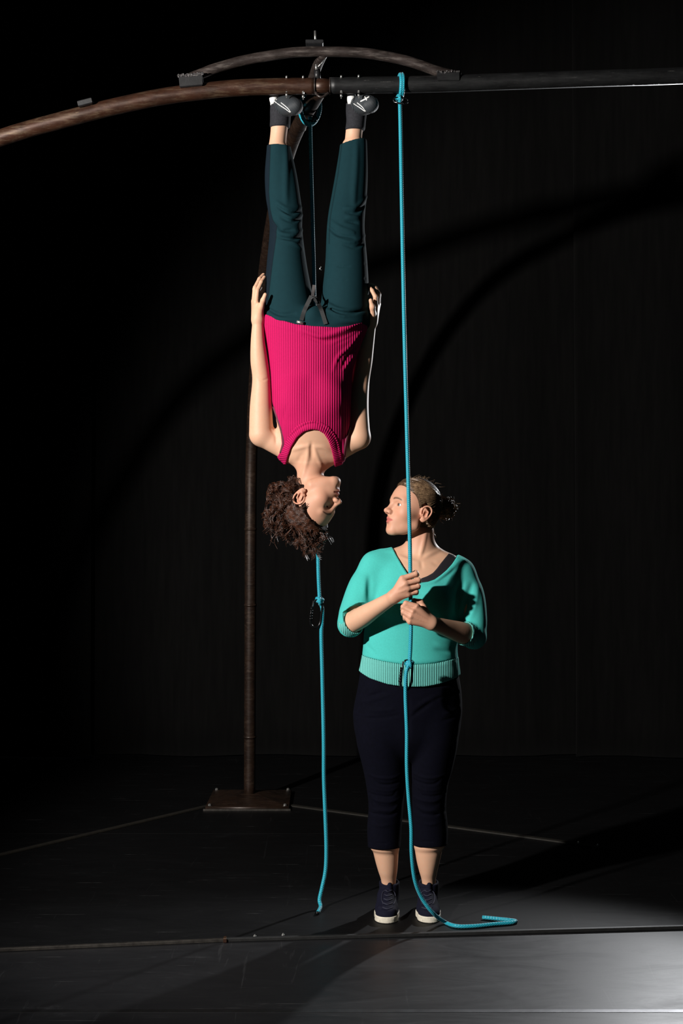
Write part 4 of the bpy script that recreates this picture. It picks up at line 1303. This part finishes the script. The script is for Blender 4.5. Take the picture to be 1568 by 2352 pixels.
# curly hair
cap = Field(); cap.fn(hair_cap(H1, 0.012), H1.o, 0.15, 0.0)
def lumps(amp, s, seed):
    a, b, c = np.random.default_rng(seed).uniform(0, 6, 3)
    return lambda p: amp * (np.sin(p[:, 0] * s + a) * np.sin(p[:, 1] * s * 1.1 + b) * np.sin(p[:, 2] * s * 0.9 + c) + 0.5 * np.sin(p[:, 0] * s * 2.1 + b) * np.sin(p[:, 2] * s * 2.3 + a))
cap.ell(P(654, 1140, 5.09), (.050, .050, .052), None, .03)
cap.ell(P(648, 1178, 5.08), (.046, .044, .046), None, .03)
cap.ell(P(716, 1222, 5.07), (.044, .050, .038), None, .03)
cap.ell(P(690, 1200, 5.08), (.050, .050, .040), None, .03)
cap._add('r', lumps(.004, 105, 3), P(680, 1180, 5.08), 0.3, 0)
pos, fc = mesh_field(cap, 0.003)
hair1 = mk('hair', pos, fc, M['hair_core'], woman1)
curves = []
def curl(root, tip, rad, turns, n=26, bow=0.02):
    root = np.asarray(root, float); tip = np.asarray(tip, float)
    t = np.linspace(0, 1, n)[:, None]
    c = (root + tip) / 2 + rng.normal(0, bow, 3)
    p = (1 - t) ** 2 * root + 2 * t * (1 - t) * c + t * t * tip
    ax = tip - root; ax /= np.linalg.norm(ax) + 1e-9
    e1 = np.cross(ax, rng.normal(0, 1, 3)); e1 /= np.linalg.norm(e1); e2 = np.cross(ax, e1)
    ph = rng.uniform(0, 6.28) + turns * 2 * math.pi * t
    r = rad * (0.25 + 0.9 * t)
    return p + r * (np.cos(ph) * e1 + np.sin(ph) * e2)
def lock(root, tip, rad, turns, m, n=24, bow=0.012, spread=0.0035):
    global rng
    st = rng.bit_generator.state
    base = curl(root, tip, rad, turns, n, bow)
    for k in range(m):
        o = rng.normal(0, spread, 3); o2 = rng.normal(0, spread * 0.8, 3)
        t = np.linspace(0, 1, n)[:, None]
        curves.append(base + o * (0.5 + 0.7 * t) + o2 * np.sin(t * rng.uniform(3, 8)))
inface = lambda p: (lambda q: (q[:, 1] > 0.0) & (hair_edge(q) < 0.012))(H1.loc(p))
pick = pos[rng.permutation(len(pos))]
pick = pick[(hair_edge(H1.loc(pick)) > 0.0) | (pick[:, 0] < P(690, 1100, 5.08)[0])]
_, nrm = project(cap, pick[:1600], 0, 1)
ql = H1.loc(pick[:1600])
nl = 0
for p_, n_, q_ in zip(pick[:1600], nrm, ql):
    bunch = q_[1] < -0.045
    if not bunch and q_[2] < 0.105: continue
    if n_[1] > 0.5: continue
    nl += 1
    if nl > 280: break
    L = rng.uniform(0.018, 0.050) if bunch else rng.uniform(.015, .035)
    root = p_ - n_ * 0.004
    tip = root + n_ * (L * 0.28 + .006) + np.array([rng.normal(-.003, .012), rng.normal(0, .010), -L * rng.uniform(0.3, 1.0)])
    lock(root, tip, rng.uniform(.005, .013) if bunch else rng.uniform(.002, .006), rng.uniform(0.6, 1.4), 8, 22, .012, .0028)
for k in range(16):         # long locks ending below the crown
    root = P(rng.uniform(694, 746), rng.uniform(1215, 1240), rng.uniform(5.03, 5.10))
    tip = P(rng.uniform(692, 742), rng.uniform(1252, 1284), rng.uniform(5.03, 5.10))
    lock(root, tip, rng.uniform(.003, .009), rng.uniform(0.5, 1.1), 7)
for k in range(50):         # stray hairs
    root = P(rng.uniform(610, 745), rng.uniform(1180, 1240), rng.uniform(5.03, 5.10))
    tip = root + rng.normal(0, .022, 3) + np.array((0, 0, -.03))
    curves.append(curl(root, tip, .005, 1.0, 20, .012))
hs = strands('hair_strands', curves, 0.0012, M['hair_dark'], hair1); hs['kind'] = 'stuff'
# combed waves from the hairline back over the temple
curves = []
allp = []; lift = []
for k in range(900):
    y0 = rng.uniform(-0.03, 0.080); sx = 1 if rng.random() < 0.2 else -1
    e = np.interp(y0, HAIRLINE_Y, HAIRLINE_Z) + rng.uniform(-.002, .045)
    e = min(e, .125)
    y1 = -0.080 + rng.normal(0, .010); z1 = 0.035 + rng.normal(0, .022)
    ph = rng.uniform(0, 1.2); 
    for t in np.linspace(0, 1, 16):
        y = y0 + (y1 - y0) * t; z = e + (z1 - e) * t + 0.022 * math.sin(math.pi * t) + .0035 * math.sin(9 * t + ph + e * 40)
        qx = 1 - ((y + .004) / .1050) ** 2 - ((z - .046) / .0960) ** 2
        allp.append((sx * 0.0850 * math.sqrt(max(qx, 0.004)), y, z))
    lift += [rng.uniform(-.0005, .003)] * 16
ap, _ = project(cap, H1.wld(np.array(allp)), np.array(lift), 3)
curves = list(ap.reshape(-1, 16, 3))
hs = strands('combed_strands', curves, 0.0010, M['hair_dark'], hair1); hs['kind'] = 'stuff'

# ------------------------------------------------------------------ the woman standing, holding the rope
SW = (0.070, 0.525, 0.475)
M['green'] = knit('green_moss_knit', SW, True, 'X', 90.0, dark=0.80, rib_str=0.35, slant=0.9)
M['green_rib'] = knit('green_rib_knit', (0.17, 0.60, 0.54), True, 'X', 46.0, dark=0.42, rib_str=0.9)
M['navy_cloth'] = woven('navy_cotton', (0.0017, 0.0018, 0.0055), 0.9, 300, 0.0, 0.4, 0.08)
M['tank'] = simple('black_purple_jersey', (0.007, 0.005, 0.009), 0.75, 0, 0.2, 200, 0.2)
M['canvas'] = simple('navy_canvas', (0.0045, 0.0048, 0.0140), 0.85, 0, 0.25, 300, 0.3, 0.001, 0.15)
M['rubber'] = simple('cream_rubber', (0.62, 0.57, 0.47), 0.55, 0, 0.12, 40, 0.1)
M['lace'] = simple('navy_lace', (0.010, 0.011, 0.028), 0.8, 0, 0.3, 300, 0.3)
M['hair_fair'] = hair_mat('light_brown_hair', (0.085, 0.048, 0.026), (0.360, 0.230, 0.130), 0.34)
M['hair_fair_core'] = simple('light_brown_hair_base', (0.060, 0.034, 0.019), 0.65, 0, 0.4, 90, 0.3, 0.002, 0.1)

woman2 = thing('person', 'woman in a green sweater and navy cropped trousers standing with a rope in both hands', 'person', (0.255, 5.12, 0))
yaw = math.radians(65); pit = math.radians(12)
f0 = np.array([-math.sin(yaw), -math.cos(yaw), 0]); u0 = np.array([0, 0, 1.0])
H2 = Head(P(948, 1181, 5.10), f0 * math.cos(pit) + u0 * math.sin(pit), u0 * math.cos(pit) - f0 * math.sin(pit), 1.04)

S_TOR = [(1270, 880, 1040, 5.13, .050), (1290, 858, 1062, 5.12, .080), (1320, 850, 1066, 5.115, .102), (1360, 847, 1062, 5.11, .115), (1400, 843, 1056, 5.11, .118), (1450, 836, 1052, 5.11, .116), (1490, 833, 1050, 5.11, .116), (1520, 829, 1053, 5.11, .119), (1550, 823, 1056, 5.11, .121), (1585, 822, 1054, 5.11, .121)]
S_HIP = [(1535, 828, 1050, 5.115, .110), (1580, 821, 1058, 5.115, .115), (1620, 813, 1061, 5.118, .117), (1650, 811, 1059, 5.12, .115), (1690, 822, 1047, 5.12, .104), (1725, 860, 1010, 5.12, .075), (1748, 900, 975, 5.12, .045)]
S_LL = [(1600, 838, 925, 5.12, .080), (1650, 818, 937, 5.12, .100), (1700, 818, 938, 5.12, .100), (1760, 832, 934, 5.125, .088), (1800, 840, 930, 5.13, .078), (1850, 846, 926, 5.135, .070), (1900, 843, 922, 5.14, .066), (1935, 844, 920, 5.14, .065), (1956, 845, 918, 5.14, .064)]
S_LR = [(1600, 950, 1035, 5.12, .080), (1650, 939, 1052, 5.12, .100), (1700, 940, 1052, 5.12, .100), (1760, 942, 1040, 5.125, .088), (1800, 944, 1029, 5.13, .078), (1850, 946, 1024, 5.135, .070), (1900, 947, 1028, 5.14, .066), (1935, 948, 1027, 5.14, .065), (1952, 949, 1026, 5.14, .064)]
EL, WL = P(804, 1434, 5.035), P(904, 1371, 4.868)
ER, WR = P(1088, 1462, 5.055), P(990, 1431, 4.878)
SHL, SHR = P(858, 1298, 5.12), P(1060, 1314, 5.125)

bd = Field()
bd.loft(S_TOR[:8], 0.03, off=-.012).loft(S_HIP, 0.03, off=-.010).loft(S_LL, 0.02, off=-.011).loft(S_LR, 0.02, off=-.011)
bd.loft([(1900, 853, 914, 5.145, .052), (1945, 855, 915, 5.145, .051), (1975, 861, 914, 5.15, .048), (2000, 868, 912, 5.155, .042), (2022, 875, 909, 5.16, .032), (2055, 879, 906, 5.165, .026)], 0.02)
bd.loft([(1900, 950, 1020, 5.145, .052), (1945, 952, 1016, 5.145, .051), (1975, 956, 1010, 5.15, .048), (2000, 962, 1004, 5.155, .042), (2022, 968, 1000, 5.16, .032), (2055, 971, 998, 5.165, .026)], 0.02)
bd.cap(P(962, 1268, 5.14), SHL + (0.012, 0, 0.004), 0.046, 0.036, 0.03).cap(P(972, 1266, 5.14), SHR + (-0.012, 0, 0.004), 0.046, 0.036, 0.03)
bd.cap(P(964, 1290, 5.135), P(966, 1222, 5.125), 0.054, 0.050, 0.03)
bd.fn(H2.field(lid=0.0050), H2.o, 0.17, 0.016)
bd.limb([SHL, (SHL + EL) / 2, EL], [.038, .034, .034], 0.02)
bd.limb([SHR, (SHR + ER) / 2, ER], [.038, .034, .034], 0.02)
bd.limb([EL, EL * .72 + WL * .28, EL * .4 + WL * .6, WL], [.0370, .0390, .0315, .0235], 0.012)
bd.limb([ER, ER * .72 + WR * .28, ER * .4 + WR * .6, WR], [.0370, .0400, .0330, .0245], 0.012)
# upper hand: her right one, back of the hand to the camera
pm = [(924, 1329, 4.850), (931, 1340, 4.843), (936, 1352, 4.845), (937, 1365, 4.852)]
for q, r in zip(pm, (.0125, .0130, .0125, .0115)):
    bd.cap(WL, P(*q), .0190, r, 0.012)
finger(bd, [(924, 1329, 4.850), (955, 1318, 4.848), (957, 1320, 4.878), (940, 1325, 4.892)], .0108, .0080)
finger(bd, [(931, 1341, 4.843), (961, 1332, 4.848), (962, 1335, 4.880), (943, 1339, 4.893)], .0108, .0080)
finger(bd, [(936, 1353, 4.845), (960, 1346, 4.851), (960, 1349, 4.881), (943, 1352, 4.893)], .0102, .0076)
finger(bd, [(937, 1365, 4.852), (956, 1359, 4.856), (956, 1362, 4.882), (941, 1364, 4.892)], .0094, .0072)
bd.cap(WL + (0, 0.008, 0.004), P(922, 1345, 4.880), .017, .0130, 0.012)
finger(bd, [(922, 1345, 4.880), (937, 1326, 4.893), (955, 1314, 4.886)], .0120, .0085, 0.006)
# lower hand: her left one, knuckles to the camera
pm = [(957, 1394, 4.852), (948, 1405, 4.845), (943, 1416, 4.845), (941, 1428, 4.852)]
for q, r in zip(pm, (.0125, .0125, .0120, .0112)):
    bd.cap(WR, P(*q), .0200, r, 0.012)
finger(bd, [(956, 1393, 4.850), (932, 1386, 4.852), (930, 1390, 4.882), (948, 1394, 4.893)], .0112, .0084)
finger(bd, [(947, 1405, 4.843), (926, 1394, 4.853), (925, 1399, 4.884), (944, 1404, 4.894)], .0108, .0082)
finger(bd, [(943, 1416, 4.843), (926, 1405, 4.854), (926, 1410, 4.884), (944, 1414, 4.893)], .0102, .0078)
finger(bd, [(941, 1428, 4.850), (930, 1417, 4.858), (930, 1421, 4.882), (944, 1424, 4.890)], .0094, .0074)
bd.cap(WR + (0, 0.006, 0.004), P(972, 1396, 4.886), .018, .0130, 0.012)
finger(bd, [(972, 1396, 4.886), (966, 1383, 4.892), (950, 1379, 4.890)], .0120, .0088, 0.006)
bd.creases([([(1012, 1262), (985, 1275), (968, 1286)], .0040, .008), ([(962, 1290), (940, 1286), (915, 1276)], .0035, .008), ([(978, 1215), (972, 1250), (963, 1284)], .0050, .008),
            ([(966, 1288), (968, 1298), (968, 1306)], -.0035, .007), ([(990, 1290), (1005, 1296), (1020, 1290)], -.0030, .010), ([(926, 1336), (940, 1331), (952, 1328)], -.0020, .003),
            ([(934, 1347), (946, 1343), (956, 1341)], -.0020, .003), ([(939, 1359), (948, 1356), (956, 1354)], -.0020, .003),
            ([(915, 1350), (924, 1346), (930, 1342)], .0018, .003), ([(912, 1362), (924, 1358), (933, 1354)], .0018, .003),
            ([(948, 1405), (965, 1415), (982, 1424)], .0016, .003), ([(944, 1415), (962, 1423), (982, 1430)], .0016, .003),
            ([(956, 1393), (957, 1393.5)], .0035, .006), ([(947, 1405), (948, 1405.5)], .0030, .005), ([(943, 1416), (944, 1416.5)], .0028, .005), ([(941, 1427), (942, 1427.5)], .0024, .005)])
pos, fc = mesh_field(bd, 0.0025)
pyv = 1176 - (pos[:, 2] - CAMH) / pos[:, 1] * FPX; pxv = 784 + pos[:, 0] / pos[:, 1] * FPX
hid = (pyv > 1345) & (pyv < 1935) & (s_cap(pos, EL, WL, 0, 0) > 0.062) & (s_cap(pos, ER, WR, 0, 0) > 0.062) & ((pos[:, 1] > 5.0) | (pyv > 1480))
pos, fc, inv = thin_out(pos, fc, hid, 0.012)
mk('body', pos, fc, M['skin'], woman2, True, skin_tint(H2, pos, SKIN, (0.42, 0.105, 0.09), (0.10, 0.055, 0.03), 0.0050, lambda p: np.maximum(smoothstep(-np.linalg.norm(p - H2.o, axis=1), -0.16, -0.11), np.maximum(smoothstep(-np.linalg.norm(p - P(932, 1345, 4.86), axis=1), -0.11, -0.05), smoothstep(-np.linalg.norm(p - P(950, 1408, 4.86), axis=1), -0.11, -0.05)))))
eyes(H2, woman2, (0.0, 1, -0.02), (0.10, 0.14, 0.17))

# sweater
sw = Field()
sw.loft(S_TOR, 0.02)
sw.cap(P(962, 1268, 5.14), SHL, 0.050, 0.046, 0.03).cap(P(972, 1266, 5.14), SHR, 0.050, 0.046, 0.03)
sw.ell(P(906, 1385, 5.02), (0.055, 0.036, 0.055), None, 0.05).ell(P(1000, 1388, 5.02), (0.055, 0.036, 0.055), None, 0.05)
slv = Field()
dl = (WL - EL) / np.linalg.norm(WL - EL); dr = (WR - ER) / np.linalg.norm(WR - ER)
slv.limb([SHL + (0.012, 0, -.004), P(838, 1345, 5.105), P(815, 1400, 5.07), EL + (0.002, 0.008, 0)], [.052, .060, .056, .047], 0.03)
slv.limb([SHR + (-0.012, 0, -.004), P(1076, 1362, 5.115), P(1086, 1420, 5.085), ER + (0, 0.008, 0)], [.052, .057, .053, .046], 0.03)
slv.cap(EL, EL + dl * 0.06, .0470, .0455, 0.012).cap(ER, ER + dr * 0.11, .0465, .0440, 0.012)
openL, openR = half(EL + dl * 0.018, dl), half(ER + dr * 0.062, dr)
nearL = lambda p: (np.linalg.norm(p - EL.astype(p.dtype), axis=1) - 0.095).astype(p.dtype)
nearR = lambda p: (np.linalg.norm(p - ER.astype(p.dtype), axis=1) - 0.125).astype(p.dtype)
inn = Field()
slv.limb([P(840, 1350, 5.09), P(828, 1385, 5.055), P(812, 1412, 5.035)], [.045, .047, .045], .03)
slv.fn(lambda p: np.maximum(-openL(p), s_cap(p, EL, WL, .056, .050)), (EL + WL) / 2, 0.2, 0.002, 'c')
slv.fn(lambda p: np.maximum(-openR(p), s_cap(p, ER, WR, .056, .050)), (ER + WR) / 2, 0.2, 0.002, 'c')
slv.cap(EL - dl * 0.005, EL + dl * 0.08, .0420, .0410, 0.003, 'c').cap(ER + dr * 0.035, ER + dr * 0.12, .0410, .0400, 0.003, 'c')
sw.group(slv, 0.035)
CRS = [([(848, 1325), (848, 1350), (846, 1378)], -.0080, .010), ([(838, 1330), (836, 1360), (832, 1392)], .0035, .012),
       ([(786, 1405), (800, 1398), (818, 1392)], -.0030, .004), ([(783, 1415), (796, 1406), (812, 1402)], .0030, .004), ([(800, 1390), (815, 1382), (830, 1380)], -.003, .005),
       ([(1084, 1342), (1074, 1380), (1060, 1424)], -.0090, .009), ([(1070, 1340), (1062, 1370), (1055, 1405)], .0050, .010), ([(1056, 1340), (1050, 1372), (1048, 1410)], -.0080, .009),
       ([(1096, 1350), (1090, 1390), (1078, 1425)], .0045, .010), ([(1060, 1297), (1035, 1316), (1004, 1336)], -.0030, .008), ([(1045, 1318), (1025, 1345), (1020, 1375)], .0030, .012),
       ([(1066, 1434), (1080, 1440), (1098, 1438)], -.0035, .004), ([(1066, 1444), (1082, 1452), (1104, 1454)], -.0035, .004), ([(1067, 1452), (1080, 1464), (1100, 1472)], -.0035, .004), ([(1066, 1440), (1082, 1446), (1100, 1446)], .0030, .004),
       ([(1067, 1460), (1078, 1472), (1090, 1482)], -.003, .004), ([(1056, 1498), (1035, 1490), (1000, 1478)], .0040, .008), ([(1056, 1506), (1030, 1500), (1000, 1492)], -.0040, .007),
       ([(840, 1480), (855, 1495), (870, 1512)], -.0030, .008), ([(1045, 1470), (1030, 1450), (1010, 1440)], -.003, .010)]
sw.creases(CRS)
BAND = [(800, 1500), (836, 1512), (880, 1520), (935, 1527), (1000, 1524), (1050, 1516), (1080, 1508)]
hb = sw.hits(BAND[1:-1])
sw.ridge(hb, -.0055, .0060)
V = [(902, 1258), (912, 1277), (924, 1299), (937, 1319), (952, 1332), (966, 1338), (983, 1336), (998, 1331), (1013, 1321), (1027, 1310), (1040, 1297), (1051, 1283)]
nk = sw.hits([(x + (-3 if x < 945 else 2), y + (2 if x < 945 else 4)) for x, y in V])
sw.ridge(nk, .0028, .0045)
cutN = poly_px([(893, 1240), (895, 1150), (1060, 1150), (1060, 1274)] + V[::-1], 5.02)
sw.fn(cutN, (0, 0, 0), 99, 0.002, 'c')
HEM = [(790, 1528), (823, 1548), (850, 1561), (890, 1572), (930, 1577), (975, 1577), (1010, 1572), (1050, 1561), (1090, 1548)]
band_in = poly_px(BAND + HEM[::-1], 5.0)
import copy
body_part = copy.copy(sw); body_part.it = list(sw.it)
above = poly_px([(600, 1100), (1300, 1100), (1300, 1500)] + BAND[::-1] + [(600, 1500)], 5.0)
sleeve_zone = lambda p: np.minimum(nearL(p), nearR(p))
body_part.fn(lambda p: np.minimum(above(p), sleeve_zone(p) + 0.01), (0, 0, 0), 99, 0.001, 'i')
pos, fc = mesh_field(body_part, 0.0028)
sweater = mk('sweater', pos, fc, M['green'], woman2)
hemf = Field(); hemf.loft(S_TOR, 0.02, off=0.0012); hemf.ridge(hb, -.0055, .0060)
hemf.fn(band_in, (0, 0, 0), 99, 0.002, 'i')
mk('hem_band', *mesh_field(hemf, 0.0030), M['green_rib'], sweater)
for E_, d_, t0, t1, r0 in ((EL, dl, -0.014, 0.019, .0478), (ER, dr, 0.030, 0.063, .0462)):
    cf = Field(); cf.cap(E_ - d_ * 0.02, E_ + d_ * 0.12, r0 + .0006, r0 - .001, 0)
    cf.fn(half(E_ + d_ * t1, d_), (0, 0, 0), 99, .002, 'i'); cf.fn(half(E_ + d_ * t0, -d_), (0, 0, 0), 99, .002, 'i')
    cf.cap(E_ - d_ * 0.03, E_ + d_ * 0.13, .0420, .0410, 0.002, 'c')
    mk('cuff', *mesh_field(cf, 0.0024), M['green_rib'], sweater)
# tank top under the sweater
tk = Field(); tk.loft(S_TOR, 0.03, off=-.0085).cap(P(962, 1268, 5.14), SHL + (0.012, 0, 0.004), 0.0495, 0.0395, 0.03).cap(P(972, 1266, 5.14), SHR + (-0.012, 0, 0.004), 0.0495, 0.0395, 0.03)
tk.fn(poly_px([(940, 1333), (963, 1329), (980, 1323), (993, 1316), (1003, 1306), (1012, 1295), (1022, 1284), (1034, 1272), (1046, 1276), (1056, 1290), (1060, 1320), (1040, 1360), (940, 1360)], 5.04), (0, 0, 0), 99, .002, 'i')
mk('tank_top', *mesh_field(tk, 0.0025), M['tank'], woman2)

# cropped trousers
pt = Field()
pt.loft(S_HIP, 0.02).loft(S_LL, 0.016).loft(S_LR, 0.016)
CRS = [([(815, 1604), (845, 1600), (880, 1590)], -.0060, .007), ([(816, 1612), (850, 1609), (890, 1598)], .0040, .008), ([(816, 1645), (865, 1650), (915, 1643)], -.0045, .006), ([(820, 1630), (870, 1632), (910, 1628)], .0040, .008),
       ([(944, 1648), (965, 1632), (990, 1614)], -.0050, .007), ([(950, 1630), (972, 1614), (1000, 1600)], .0040, .008), ([(1000, 1606), (1025, 1600), (1054, 1590)], -.0045, .006),
       ([(1020, 1640), (1040, 1632), (1057, 1622)], .0040, .006), ([(1015, 1655), (1040, 1648), (1056, 1636)], -.0040, .006), ([(937, 1600), (938, 1640), (938, 1700)], -.0060, .008)]
for k, y in enumerate((1783, 1798, 1812, 1825, 1837, 1848, 1858, 1868)):
    a = (.0055, -.0055)[k % 2] * (0.8 + 0.5 * math.sin(k * 2.1)); jx = 14 * math.sin(k * 1.7)
    CRS.append(([(846 + max(0, jx), y - 5), (870, y + 3), (900, y + 4), (922 + min(0, jx), y - 7)], a, .0048))
    CRS.append(([(948 + max(0, -jx), y - 9), (968, y + 1), (995, y + 4), (1024 + min(0, -jx), y - 6)], a, .0048))
CRS += [([(850, 1893), (880, 1897), (918, 1886)], .0035, .005), ([(952, 1884), (990, 1894), (1024, 1880)], .0035, .005), ([(848, 1934), (880, 1937), (918, 1934)], -.0020, .003), ([(952, 1930), (985, 1933), (1024, 1930)], -.0020, .003)]
pt.creases(CRS)
hL, hR = half(P(880, 1952, 5.08), (0, -0.08, -1)), half(P(988, 1947, 5.08), (0.02, -0.08, -1))
pt.fn(lambda p: np.where(p[:, 0] < P(935, 1900, 5.13)[0], hL(p), hR(p)).astype(p.dtype), (0, 0, 0), 99, .003, 'i')
pt.flatcap(P(882, 1930, 5.14), P(881, 1975, 5.14), .0570, .0570, (0, 1, 0), 1.02, .003, 'c').flatcap(P(988, 1926, 5.14), P(988, 1972, 5.14), .0580, .0580, (0, 1, 0), 1.02, .003, 'c')
mk('trousers', *mesh_field(pt, 0.0031), M['navy_cloth'], woman2)

# high-top sneakers
def sneaker(toe_px, ank_px, splay):
    t = on_floor(*toe_px)                      # front of the sole on the floor
    c = np.array([t[0], t[1] + 0.043, 0])
    a = P(*ank_px)
    back = np.array([a[0] + splay * 0.2, t[1] + 0.215, 0])
    ball = c + (splay, 0.045, 0)
    sole = Field()
    sole.cap(c, ball, .038, .043, .01).cap(ball, back, .043, .031, .01)
    flat = Field()
    def outline(p, g):
        q = p.copy(); q[:, 2] = 0
        d = smin(smin(s_cap(q, c, ball, .040 + g, .043 + g), s_cap(q, ball, back, .043 + g, .032 + g), .02), s_sphere(q, c, .041 + g), .01)
        return d
    flat.fn(lambda p: np.maximum(outline(p, 0), np.maximum(p[:, 2] - 0.024, 0.0008 - p[:, 2])), (ball + back) / 2, .17, 0)
    up = Field()
    up.fn(lambda p: smax(outline(p, -.003), p[:, 2] - 0.045, .02), (ball + back) / 2, .17, 0)
    up.limb([c + (0, .012, .030), ball + (0, .005, .042), ball + (0, .065, .060), a + (0, 0, -.035), a], [.026, .031, .035, .0365, .0360], .025)
    up.limb([a + (0, .010, 0), back + (0, -.006, .045), back + (0, 0, .02)], [.0340, .034, .030], .02)
    up.fn(half((0, 0, .006), (0, 0, -1)), (0, 0, 0), 99, .001, 'i')
    up.fn(half(a + (0, -.02, .006), (0, -.10, 1)), (0, 0, 0), 99, .004, 'i')
    up.cap(a + (0, .004, -.006), a + (0, .004, .05), .0305, .0305, .002, 'c')
    up.limb([ball + (0, .055, .075), a + (0, -.034, -.012), a + (0, -.036, .008)], [.010, .009, .008], .006)
    root = mk('sneaker', *mesh_field(up, .0025), M['canvas'], woman2)
    mk('sole', *mesh_field(flat, .0025), M['rubber'], root)
    cap_ = Field()
    cap_.fn(lambda p: np.maximum(smax(outline(p, .0018), s_ell(p, c + (0, .008, .002), (.0475, .0560, .0400)), .006), 0.0006 - p[:, 2]), c, .07, 0)
    cap_.fn(half(c + (0, .022, 0), (0, 1, .55)), (0, 0, 0), 99, .004, 'i')
    mk('toe_cap', *mesh_field(cap_, .0022), M['rubber'], root)
    for k in range(-5, 6):
        ang = k * 0.13
        q = c + np.array([math.sin(ang) * .0425, -math.cos(ang) * .0425, 0])
        MB().tube([q + (0, 0, .006), q + (0, 0, .020)], .0017, 6).build('toe_rib', M['rubber'], root)
    # laces and tongue
    tx, ty = ank_px[0], ank_px[1]
    px0 = tx - 2; rows = [ty + 14 + 10 * i for i in range(5)]
    ends = []
    for i, y in enumerate(rows):
        wv = 8 + i * 0.9
        pl_ = up.hits([(px0 - wv - i * .6, y), (px0 - 3 - i * .6, y + 3), (px0 + 3 - i * .6, y + 3), (px0 + wv - i * .6, y)])
        if pl_ is not None: MB().tube(catmull([q - (0, .0015, 0) for q in pl_], 4), .0022, 6).build('lace', M['lace'], root)
    for s in (-1, 1):
        bow_ = up.trace([(px0 + s * 3, ty + 14), (px0 + s * 13, ty + 18), (px0 + s * 16, ty + 34), (px0 + s * 12, ty + 46)])
        bow_ = np.array([q if not np.isnan(q[0]) else P(px0 + s * 15, ty + 34, a[1] - .02) for q in bow_]) - (0, .004, 0)
        MB().tube(catmull(bow_, 5), .0020, 6).build('lace', M['lace'], root)
    return root
sneaker((888, 2122), (894, 2030, 5.165), .003)
sneaker((987, 2121), (984, 2030, 5.165), -.001)

# fair hair, combed back into a bun
rng = np.random.default_rng(21)
hc = Field(); hc.fn(hair_cap(H2, 0.0075), H2.o, 0.15, 0.0)
BUN = np.array([0.006, -0.132, 0.050])
hc.ell(H2.wld(BUN), (.033, .033, .033), None, .02)
hair2 = mk('hair', *mesh_field(hc, 0.0025), M['hair_fair_core'], woman2)
allp = []; lift = []
for k in range(2400):
    y0 = rng.uniform(-0.07, 0.074); sx = -1 if rng.random() < 0.25 else 1
    e = np.interp(y0, HAIRLINE_Y, HAIRLINE_Z) + rng.uniform(-.006, .032) * (1 if y0 < 0.06 else 0.6)
    if rng.random() < 0.35: e += rng.uniform(0, .06)
    e = min(e, 0.128)
    yb, zb = BUN[1] + 0.030 + rng.normal(0, .006), BUN[2] + rng.normal(0, .012)
    arch = 0.016 * (1 if e > 0.03 else -0.3)
    for t in np.linspace(0, 1, 14):
        y = y0 + (yb - y0) * t; z = e + (zb - e) * t + arch * math.sin(math.pi * t)
        qx = 1 - ((y + .004) / .1005) ** 2 - ((z - .046) / .0915) ** 2
        allp.append((sx * 0.0800 * math.sqrt(max(qx, 0.004)), y, z))
    lift += [rng.uniform(-.0004, .0018)] * 14
ap, _ = project(hc, H2.wld(np.array(allp)), np.array(lift), 3)
curves = list(ap.reshape(-1, 14, 3))
hs = strands('combed_strands', curves, 0.0009, M['hair_fair'], hair2); hs['kind'] = 'stuff'
curves = []
bc = H2.wld(BUN)
for k in range(420):
    a = rng.normal(0, 1, 3); a /= np.linalg.norm(a); b = np.cross(a, rng.normal(0, 1, 3)); b /= np.linalg.norm(b); c = np.cross(a, b)
    r = rng.uniform(.026, .042); n = 20
    t = np.linspace(0, rng.uniform(1.5, 4.5), n) + rng.uniform(0, 6)
    wob = 1 + 0.10 * np.sin(t * rng.uniform(2, 5) + rng.uniform(0, 6))
    p = bc + (np.cos(t) * r * wob)[:, None] * b + (np.sin(t) * r * wob)[:, None] * c + a * rng.normal(0, .010)
    curves.append(p)
for k in range(70):
    d = rng.normal(0, 1, 3); d /= np.linalg.norm(d)
    root = bc + d * .032
    tip = bc + d * rng.uniform(.042, .058) + rng.normal(0, .008, 3)
    curves.append(curl(root, tip, .003, 0.8, 14, .008))
hs = strands('bun_strands', curves, 0.0011, M['hair_fair'], hair2); hs['kind'] = 'stuff'
curves = []
for k in range(45):
    root = H2.wld((rng.uniform(-.03, .045), rng.uniform(-.085, -.06), rng.uniform(-.055, -.02)))
    curves.append(curl(root, root + np.array([rng.uniform(0, .02), rng.normal(0, .01), -rng.uniform(.01, .035)]), .003, 0.7, 14, .006))
for k in range(40):
    y = rng.uniform(-.07, .08)
    root = H2.wld((rng.uniform(-.02, .02), y, 0.046 + 0.0835 * math.sqrt(max(.05, 1 - ((y + .004) / .095) ** 2)) + .006))
    curves.append(curl(root, root + np.array([rng.normal(.012, .012), rng.normal(0, .01), rng.uniform(.002, .010)]), .002, 0.5, 12, .005))
hs = strands('stray_strands', curves, 0.0006, M['hair_fair'], hair2); hs['kind'] = 'stuff'
